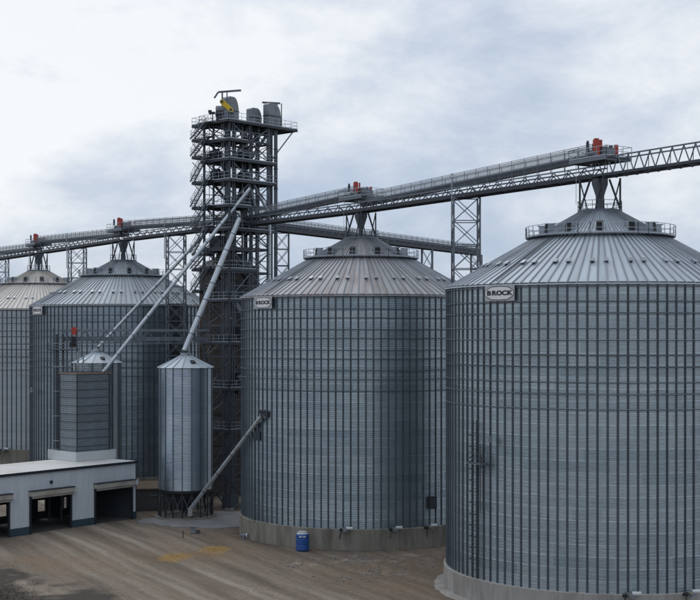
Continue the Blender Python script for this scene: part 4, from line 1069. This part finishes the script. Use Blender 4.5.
# slim elevator and ladder left of it
sl = thing('slim_elevator', 'slim bucket elevator with red motor guard left of the dark square bin', 'bucket elevator', (at(60, 400, 190).x, 190, 0))
for dx in (-.45, .45, ): piece('trunk', (dx, 0, 0), (dx, 0, 26.3), .3, M_dark, sl)
for dx in (-.9, 1.0): piece('ladder_rail', (dx, -.3, 0), (dx, -.3, 27.2), .10, M_steel, sl)
m = MB()
for i in range(60): m.bar((-.9, -.3, .3+i*.45), (1.0, -.3, .3+i*.45), .045)
link('rungs', m.mesh('rungs', M_steel), sl)
for z in (10.8, 14.4, 18.0, 21.6, 25.0):
    piece('tie', (-.9, -.35, z), (2.6, -.1, z), .09, M_light, sl)
m = MB(); m.box((.6, 0, 24.0), (4.2, 1.6, .12)); link('platform', m.mesh('platform', M_dark), sl)
link('railing', rail_mesh('slr', [(-1.5, -.8, 24.06), (2.7, -.8, 24.06), (2.7, .8, 24.06), (-1.5, .8, 24.06)], 1.0, M_steel, closed=True, w=.04), sl)
m = MB(); m.box((2.2, -.5, 26.7), (.6, .4, .95)); m.tube((2.2, -.72, 26.95), (2.2, -.3, 26.95), .42, 14); link('belt_guard', m.mesh('belt_guard', M_red, 40), sl)
m = MB(); m.box((2.1, -.4, 25.2), (.55, .5, 1.6)); m.tube((1.9, -.4, 24.4), (1.9, -.4, 25.2), .45, 12); link('motor', m.mesh('motor', M_black, 40), sl)
m = MB(); m.tube((2.6, 0, 21.0), (2.6, 0, 24.0), .16, 10); m.tube((3.4, 0, 21.0), (3.4, 0, 23.4), .12, 10); link('down_pipe', m.mesh('down_pipe', M_light, 40), sl)

# low bridge truss from the slim elevator to the tower
br = thing('low_conveyor', 'low horizontal conveyor truss running left from the tower past the small silos', 'conveyor', (at(64, 333, 190.5).x, 190.5, 0))
pA = Vector((0, 0, 0)); pB = NP+TP(0, 4.8, 0)-br.location
d = Vector((pB.x, pB.y, 0)); Lb = d.length; ub = d/Lb; vb = Vector((-ub.y, ub.x, 0))
for s in (-.6, .6):
    for z in (25.0, 26.75): piece('chord', vb*s+Vector((0, 0, z)), ub*Lb+vb*s+Vector((0, 0, z)), .12, M_steel, br)
    nn = 14
    for i in range(nn):
        a_, b_ = ub*(Lb*i/nn)+vb*s, ub*(Lb*(i+1)/nn)+vb*s
        piece('web_brace', a_+Vector((0, 0, 25.0 if i % 2 else 26.7)), b_+Vector((0, 0, 26.7 if i % 2 else 25.0)), .07, M_steel, br)
m = MB(); m.bar(Vector((0, 0, 25.6)), ub*Lb+Vector((0, 0, 25.6)), .7, .6); link('conveyor_trough', m.mesh('conveyor_trough', M_steel), br)
m = MB(); m.bar(Vector((0, 0, 26.95))-vb*.3, ub*Lb+Vector((0, 0, 26.95))-vb*.3, .5, .2); link('cable_tray', m.mesh('cable_tray', M_mot), br)

# low pit building right of the shed
pit = thing('dump_pit', 'low dark concrete pit house with tan planked roof between shed and hopper silo', 'pit house', (-31.0, 198.5, 0), R_(12))
m = MB()
for (c_, d_) in (((0, -4.6, 1.6), (9.2, .3, 3.2)), ((0, 4.6, 1.6), (9.2, .3, 3.2)), ((-4.45, 0, 1.6), (.3, 8.9, 3.2)), ((4.45, 0, 1.6), (.3, 8.9, 3.2))): m.box(c_, d_)
link('wall', m.mesh('wall', M_pitw), pit)
m = MB(); m.box((0, 0, 0), (9.6, .74, .14)); pk = m.mesh('roof_plank', M_pit)
for i in range(13): link('roof_plank', pk, pit, (random.uniform(-.06, .06), -4.7+i*.78, 3.28+.01*(i % 2)), (0, 0, random.uniform(-.006, .006)))
m = MB(); m.bar((.3, -4.9, 2.3), (3.2, -4.9, 2.3), .07); link('hand_bar', m.mesh('hand_bar', M_light), pit)

# ------------------------------------------------------------------ things on and beside the bins
# unloading auger
th, y = wall_hit(c3, RB+.6, 262.0); pa = at(262.5, 415, y); pb = at(191, 508, 180.6)
ag = thing('unloading_auger', 'slanting unloading auger from the middle bin wall down to the hopper silo foot', 'auger', (pb.x, pb.y, 0))
pz = Vector((0, 0, pb.z)); dd = pa-pb
piece('auger_tube', pz, pz+dd, .52, M_tube, ag, round_=True)
uu = dd.normalized(); rot = Vector((0, 0, 1)).rotation_difference(uu)
fm = (lambda b: (b.tube((0, 0, -.05), (0, 0, .05), .33, 14), b.mesh('flange', M_steel, 40))[1])(MB())
for i in range(6): link('flange', fm, ag, pz+dd*(i/5), rot)
m = MB(); m.box(pz+Vector((-.1, -.1, -.55)), (.6, .55, 1.1)); link('outlet_box', m.mesh('outlet_box', M_conc4), ag)
m = MB(); m.box(pz+dd+Vector((.2, 0, .1)), (.9, .6, .7)); m.tube(pz+dd+Vector((-.5, -.2, .5)), pz+dd+Vector((.4, -.2, .5)), .22, 10); link('auger_head', m.mesh('auger_head', M_dark, 40), ag)

def on_wall(c, px, z, r=RB+.2):
    th, y = wall_hit(c, r, px); return Vector((c.x+r*math.cos(th), c.y+r*math.sin(th), z)), th
# ladders with platform on the near bin
p, th = on_wall(c4, 480, 0)
def wl(o, s, z, d=.25): # wall-local: s along the tangent, d outwards
    return Vector((-math.sin(th)*s+math.cos(th)*d, math.cos(th)*s+math.sin(th)*d, z))
ld = thing('wall_ladder', 'caged wall ladder with small rest platform on the nearest bin', 'ladder', (p.x, p.y, 2.4))
for s in (-.75, -.25): piece('ladder_rail', wl(0, s, 0), wl(0, s, 15.6), .07, M_black, ld)
m = MB()
for i in range(48): m.bar(wl(0, -.75, .2+i*.32), wl(0, -.25, .2+i*.32), .035)
link('rungs', m.mesh('rungs', M_black), ld)
for s in (.35, .75): piece('ladder_rail', wl(0, s, 6.5), wl(0, s, 13.2), .06, M_black, ld)
for i in range(12):
    m = MB(); z = 2.0+i*1.1; pts = [wl(0, -.5+.42*math.cos(k), z, .3+.55*math.sin(k)) for k in [PI*j/6 for j in range(7)]]
    for a_, b_ in zip(pts, pts[1:]): m.bar(a_, b_, .05)
    link('cage_hoop', m.mesh('cage_hoop', M_dark), ld)
m = MB(); m.add([wl(0, -.9, 11.3, 0), wl(0, 1.3, 11.3, 0), wl(0, 1.3, 11.3, .95), wl(0, -.9, 11.3, .95), wl(0, -.9, 11.38, 0), wl(0, 1.3, 11.38, 0), wl(0, 1.3, 11.38, .95), wl(0, -.9, 11.38, .95)], [(3, 2, 1, 0), (4, 5, 6, 7), (0, 1, 5, 4), (1, 2, 6, 5), (2, 3, 7, 6), (3, 0, 4, 7)])
m.bar(wl(0, .9, 10.6, .05), wl(0, .9, 11.3, .8), .07); link('rest_platform', m.mesh('rest_platform', M_steel), ld)
link('railing', rail_mesh('ldr', [wl(0, -.9, 11.38, .1), wl(0, -.9, 11.38, .9), wl(0, 1.3, 11.38, .9), wl(0, 1.3, 11.38, .1)], 1.0, M_steel, w=.045, step=1), ld)
def floodlamp(c, px, py, label):
    th_, y_ = wall_hit(c, RB+.3, px); z = CAMZ+(HY-py)/F*y_
    n = Vector((math.cos(th_), math.sin(th_), 0))
    o = thing('wall_floodlight', label, 'floodlight', (c.x+n.x*(RB+.12), c.y+n.y*(RB+.12), z))
    piece('arm', (0, 0, .3), n*.6+Vector((0, 0, .3)), .08, M_light, o)
    m = MB(); m.box(n*.75, (.5, .4, .4), th_); m.box(n*.55+Vector((-.35, 0, .45)), (.25, .25, .25)); link('lamp_body', m.mesh('lamp_body', M_light), o)
    m = MB(); m.box(n*.97+Vector((0, 0, -.02)), (.03, .3, .3), th_); link('lamp_lens', m.mesh('lamp_lens', M_lampg), o)
floodlamp(c4, 493, 440, 'pale floodlight on the wall above the ladder of the nearest bin')
floodlamp(c2, 35.5, 391, 'floodlight on the left side of the bin behind the small silos')
def fan(c, px, py, label, ring):
    th_, y_ = wall_hit(c, RB+.4, px); n = Vector((math.cos(th_), math.sin(th_), 0)); tq = Vector((-n.y, n.x, 0))
    o = thing('sweep_motor', label, 'motor', (c.x+n.x*(RB+.36), c.y+n.y*(RB+.36), ring-.5), 0, 'unloading motors round the bin feet')
    z = .55
    m = MB(); m.tube(n*.1+Vector((0, 0, z)), n*1.0+Vector((0, 0, z)), .2, 12); m.box(n*.35+Vector((0, 0, z)), (.5, .7, .5), th_); link('gearbox', m.mesh('gearbox', M_mot, 40), o)
    m = MB(); m.tube(n*.55+tq*.1+Vector((0, 0, z+.2)), n*.55+tq*.9+Vector((0, 0, z+.2)), .2, 14); link('motor', m.mesh('motor', M_plw, 40), o)
    m = MB(); m.tube(n*.45-tq*.75+Vector((0, 0, z)), n*.45-tq*.2+Vector((0, 0, z)), .16, 12); m.bar(n*.5-tq*.5+Vector((0, 0, z)), n*.9-tq*.7+Vector((0, 0, -.5)), .12); link('chute', m.mesh('chute', M_black, 40), o)
    m = MB(); m.box(n*.75-tq*.05+Vector((0, 0, z+.05)), (.2, .25, .25), th_); link('coupling_guard', m.mesh('coupling_guard', M_yel), o)
    return o
fan(c3, 346, 531, 'pale motor on the concrete foot of the middle bin, right of the blue tank', BINS[1][1])
fan(c3, 394, 531, 'dull motor on the concrete foot of the middle bin, second from the blue tank', BINS[1][1])
fan(c3, 428, 526, 'motor on the middle bin foot, next to the gap beside the nearest bin', BINS[1][1])
fan(c4, 630, 597, 'motor on the foot of the nearest bin, near the bottom of the photo', BINS[0][1])
fan(c4, 688, 597, 'motor on the foot of the nearest bin, closest to the right edge', BINS[0][1])
fan(c1, 5, 450, 'motor on the concrete foot of the cream roofed bin', BINS[3][1])
# small control boxes on the middle bin
p, th = on_wall(c3, 257, 13.4); 
cb_ = thing('control_box', 'small dark control box on the middle bin wall under the auger head', 'box', p)
m = MB(); m.box((0, -.25, 0), (.8, .4, 1.1), 0); link('cabinet', m.mesh('cabinet', M_dark), cb_)
m = MB(); m.tube((-.3, -.2, -11), (-.3, -.2, -.5), .05, 8); link('conduit', m.mesh('conduit', M_dark), cb_)
m = MB(); m.tube((.1, -.25, .55), (.1, -.25, 1.4), .12, 8); link('cap', m.mesh('cap', M_steel), cb_)
p, th = on_wall(c3, 433, 5.5)
cb_ = thing('control_box', 'black control cabinet on the shaded right side of the middle bin', 'box', p)
m = MB(); m.box((0, -.3, 0), (.9, .4, 1.5), 0); link('cabinet', m.mesh('cabinet', M_black), cb_)
m = MB(); m.box((0, -.52, 0), (.74, .04, 1.3), 0); link('door', m.mesh('door', M_dark), cb_)

# blue tank
g = Vector((at(302.5, 540, 158.2).x, 158.2, 0))
tk = thing('blue_tank', 'blue plastic tank with pale cap standing at the foot of the middle bin', 'tank', g)
m = MB(); r = .82; m.lathe([(.02, .06), (r*.92, .06), (r, .16), (r, .7), (r*.95, .76), (r*.95, .84), (r, .9), (r, 1.45), (r*.95, 1.51), (r*.95, 1.59), (r, 1.65), (r, 1.95), (r*.85, 2.12), (.35, 2.22), (.02, 2.24)], 32)
link('body', m.mesh('body', M_blue, 30), tk)
m = MB(); m.lathe([(.5, 2.19), (.55, 2.35), (.02, 2.40)], 20); m.lathe([(r*.88, 2.10), (r*.83, 2.17), (.55, 2.24)], 28); link('cap', m.mesh('cap', M_plw, 30), tk)
for k in (-1.85, -1.25):
    q = MB(); vs = []
    for z in (1.72, 1.9):
        for i in range(5):
            a = k+.28*(i/4-.5)*1.6; vs.append(((r+.006)*math.cos(a), (r+.006)*math.sin(a), z))
    q.add(vs, [(i, i+1, 6+i, 5+i) for i in range(4)]); link('label_patch', q.mesh('label_patch', M_plw), tk)

# box and post by the pad
g = gnd(193, 534)
bx = thing('valve_box', 'small grey box beside a short post on the concrete pad', 'box', g)
m = MB(); m.box((0, 0, .45), (.6, .5, .7)); link('cabinet', m.mesh('cabinet', M_mot), bx)
m = MB(); m.box((0, 0, .84), (.7, .6, .06)); m.box((.65, .1, .3), (.5, .4, .4)); link('lid', m.mesh('lid', M_dark), bx)
g = gnd(183, 538); o = MB(); o.tube((0, 0, -.1), (0, 0, .9), .06, 10); o.tube((0, 0, .9), (0, 0, .96), .09, 10)
tag(link('bollard', o.mesh('bollard', M_dark, 40), None, g), 'short dark post at the edge of the pad, left of the small box', 'post')
g = gnd(243, 531); p, th = on_wall(c3, 243.4, 0, RB+.9)
vt = thing('ground_valve', 'small pale valve on the ground at the left end of the middle bin foot', 'valve', (p.x, p.y, 0))
m = MB(); m.tube((0, 0, 0), (0, 0, .45), .25, 12); m.tube((-.35, -.1, .45), (.35, -.1, .45), .18, 10); link('body', m.mesh('body', M_mot, 40), vt)
m = MB(); m.tube((.35, -.1, .45), (.5, -.1, .45), .26, 14); link('flange', m.mesh('flange', M_plw, 40), vt)

# spilled corn, loose kernels by the handful
m = MB()
for cx, cy, rx, ry in ((-20.8, 153.6, 1.5, 2.4), (-16.6, 158.9, 1.5, 2.3)):
    for i in range(700):
        x = random.gauss(cx, rx*.6); y = random.gauss(cy, ry*.6); r = random.uniform(.02, .05); a0 = random.random()*6
        q = [(x+r*math.cos(a0+k*2.09), y+r*math.sin(a0+k*2.09), 0) for k in range(3)]
        q = [(a_, b_, TZ(x, y)) for a_, b_, c_ in q]; m.add(q+[(x, y, TZ(x, y)+r*.8)], [(0, 1, 3), (1, 2, 3), (2, 0, 3)])
stuff(link('spilled_corn', m.mesh('spilled_corn', M_grain)))['label'] = 'orange spilled corn on the dirt in front of the hopper silo'

# pale broken rubble on the dirt in front of the middle bin
random.seed(11)
m = MB()
spots = [(340, 558, 5.5, 1.2, 40), (370, 560, 4, .8, 30), (385, 572, 5, 1.6, 60), (290, 567, 3, .6, 18), (410, 548, 4, .9, 25), (350, 580, 3.5, .9, 20), (360, 545, 6, .5, 20), (205, 537, 3, 1, 14), (430, 563, 3, 1.6, 25)]
for px, py, sx, sy, n in spots:
    g = gnd(px, py)
    for i in range(n*4):
        x = g.x+random.gauss(0, sx*.45); y = g.y+random.gauss(0, sy*1.6); r = random.choice((.05, .07, .09, .12, .17))*random.uniform(.6, 1.2)
        if (Vector((x, y, 0))-c3).length < 17.2 or (Vector((x, y, 0))-c4).length < 18.2: continue
        k = random.randint(5, 7); a0 = random.random()*6
        pts = [(x+r*random.uniform(.6, 1.2)*math.cos(a0+2*PI*j/k)*1.1, y+r*random.uniform(.6, 1.2)*math.sin(a0+2*PI*j/k)) for j in range(k)]
        m.prism(pts, TZ(x, y)-.1, TZ(x, y)+r*random.uniform(.2, .7))
stuff(link('rubble', m.mesh('rubble', M_chalk)))['label'] = 'pale broken clods scattered on the dirt in front of the middle bin'
# gravel scatter over the yard
m = MB()
for i in range(1500):
    px = random.uniform(-20, 480); py = random.uniform(522, 612); g = gnd(px, py)
    if (g-c3).length < 16.8 or (g-c4).length < 18.2: continue
    r = random.uniform(.025, .06)*(2.0 if random.random() < .06 else 1); h = r*.7; a0 = random.random()*6
    b4 = [(g.x+r*math.cos(a0+k*2.09)*1.2, g.y+r*math.sin(a0+k*2.09), -.02) for k in range(3)]
    m.add([(x, y, TZ(g.x, g.y)-.01) for x, y, z in b4]+[(g.x, g.y, TZ(g.x, g.y)+h)], [(0, 1, 3), (1, 2, 3), (2, 0, 3)])
stuff(link('gravel', m.mesh('gravel', M_clod)))['label'] = 'loose stones and clods over the dirt yard'
# dry weeds in the near left corner
m = MB()
for i in range(500):
    px = random.gauss(5, 20); py = 604-abs(random.gauss(0, 13)); g = gnd(px, py)
    for k in range(3):
        a = random.random()*2*PI; ln = random.uniform(.05, .22); w = .03; g.z = TZ(g.x, g.y)
        d_ = Vector((math.cos(a), math.sin(a), 0)); s_ = Vector((-d_.y, d_.x, 0))*w; p = g+Vector((random.gauss(0, .15), random.gauss(0, .15), 0))
        m.add([p-s_, p+s_, p+d_*ln*.6+Vector((0, 0, ln))], [(0, 1, 2)])
stuff(link('dry_weeds', m.mesh('dry_weeds', M_weed)))['label'] = 'dry brown weeds in the dark soil at the bottom left corner'
print('objects', len(bpy.data.objects), 'tris', sum(len(me.loops) for me in bpy.data.meshes))
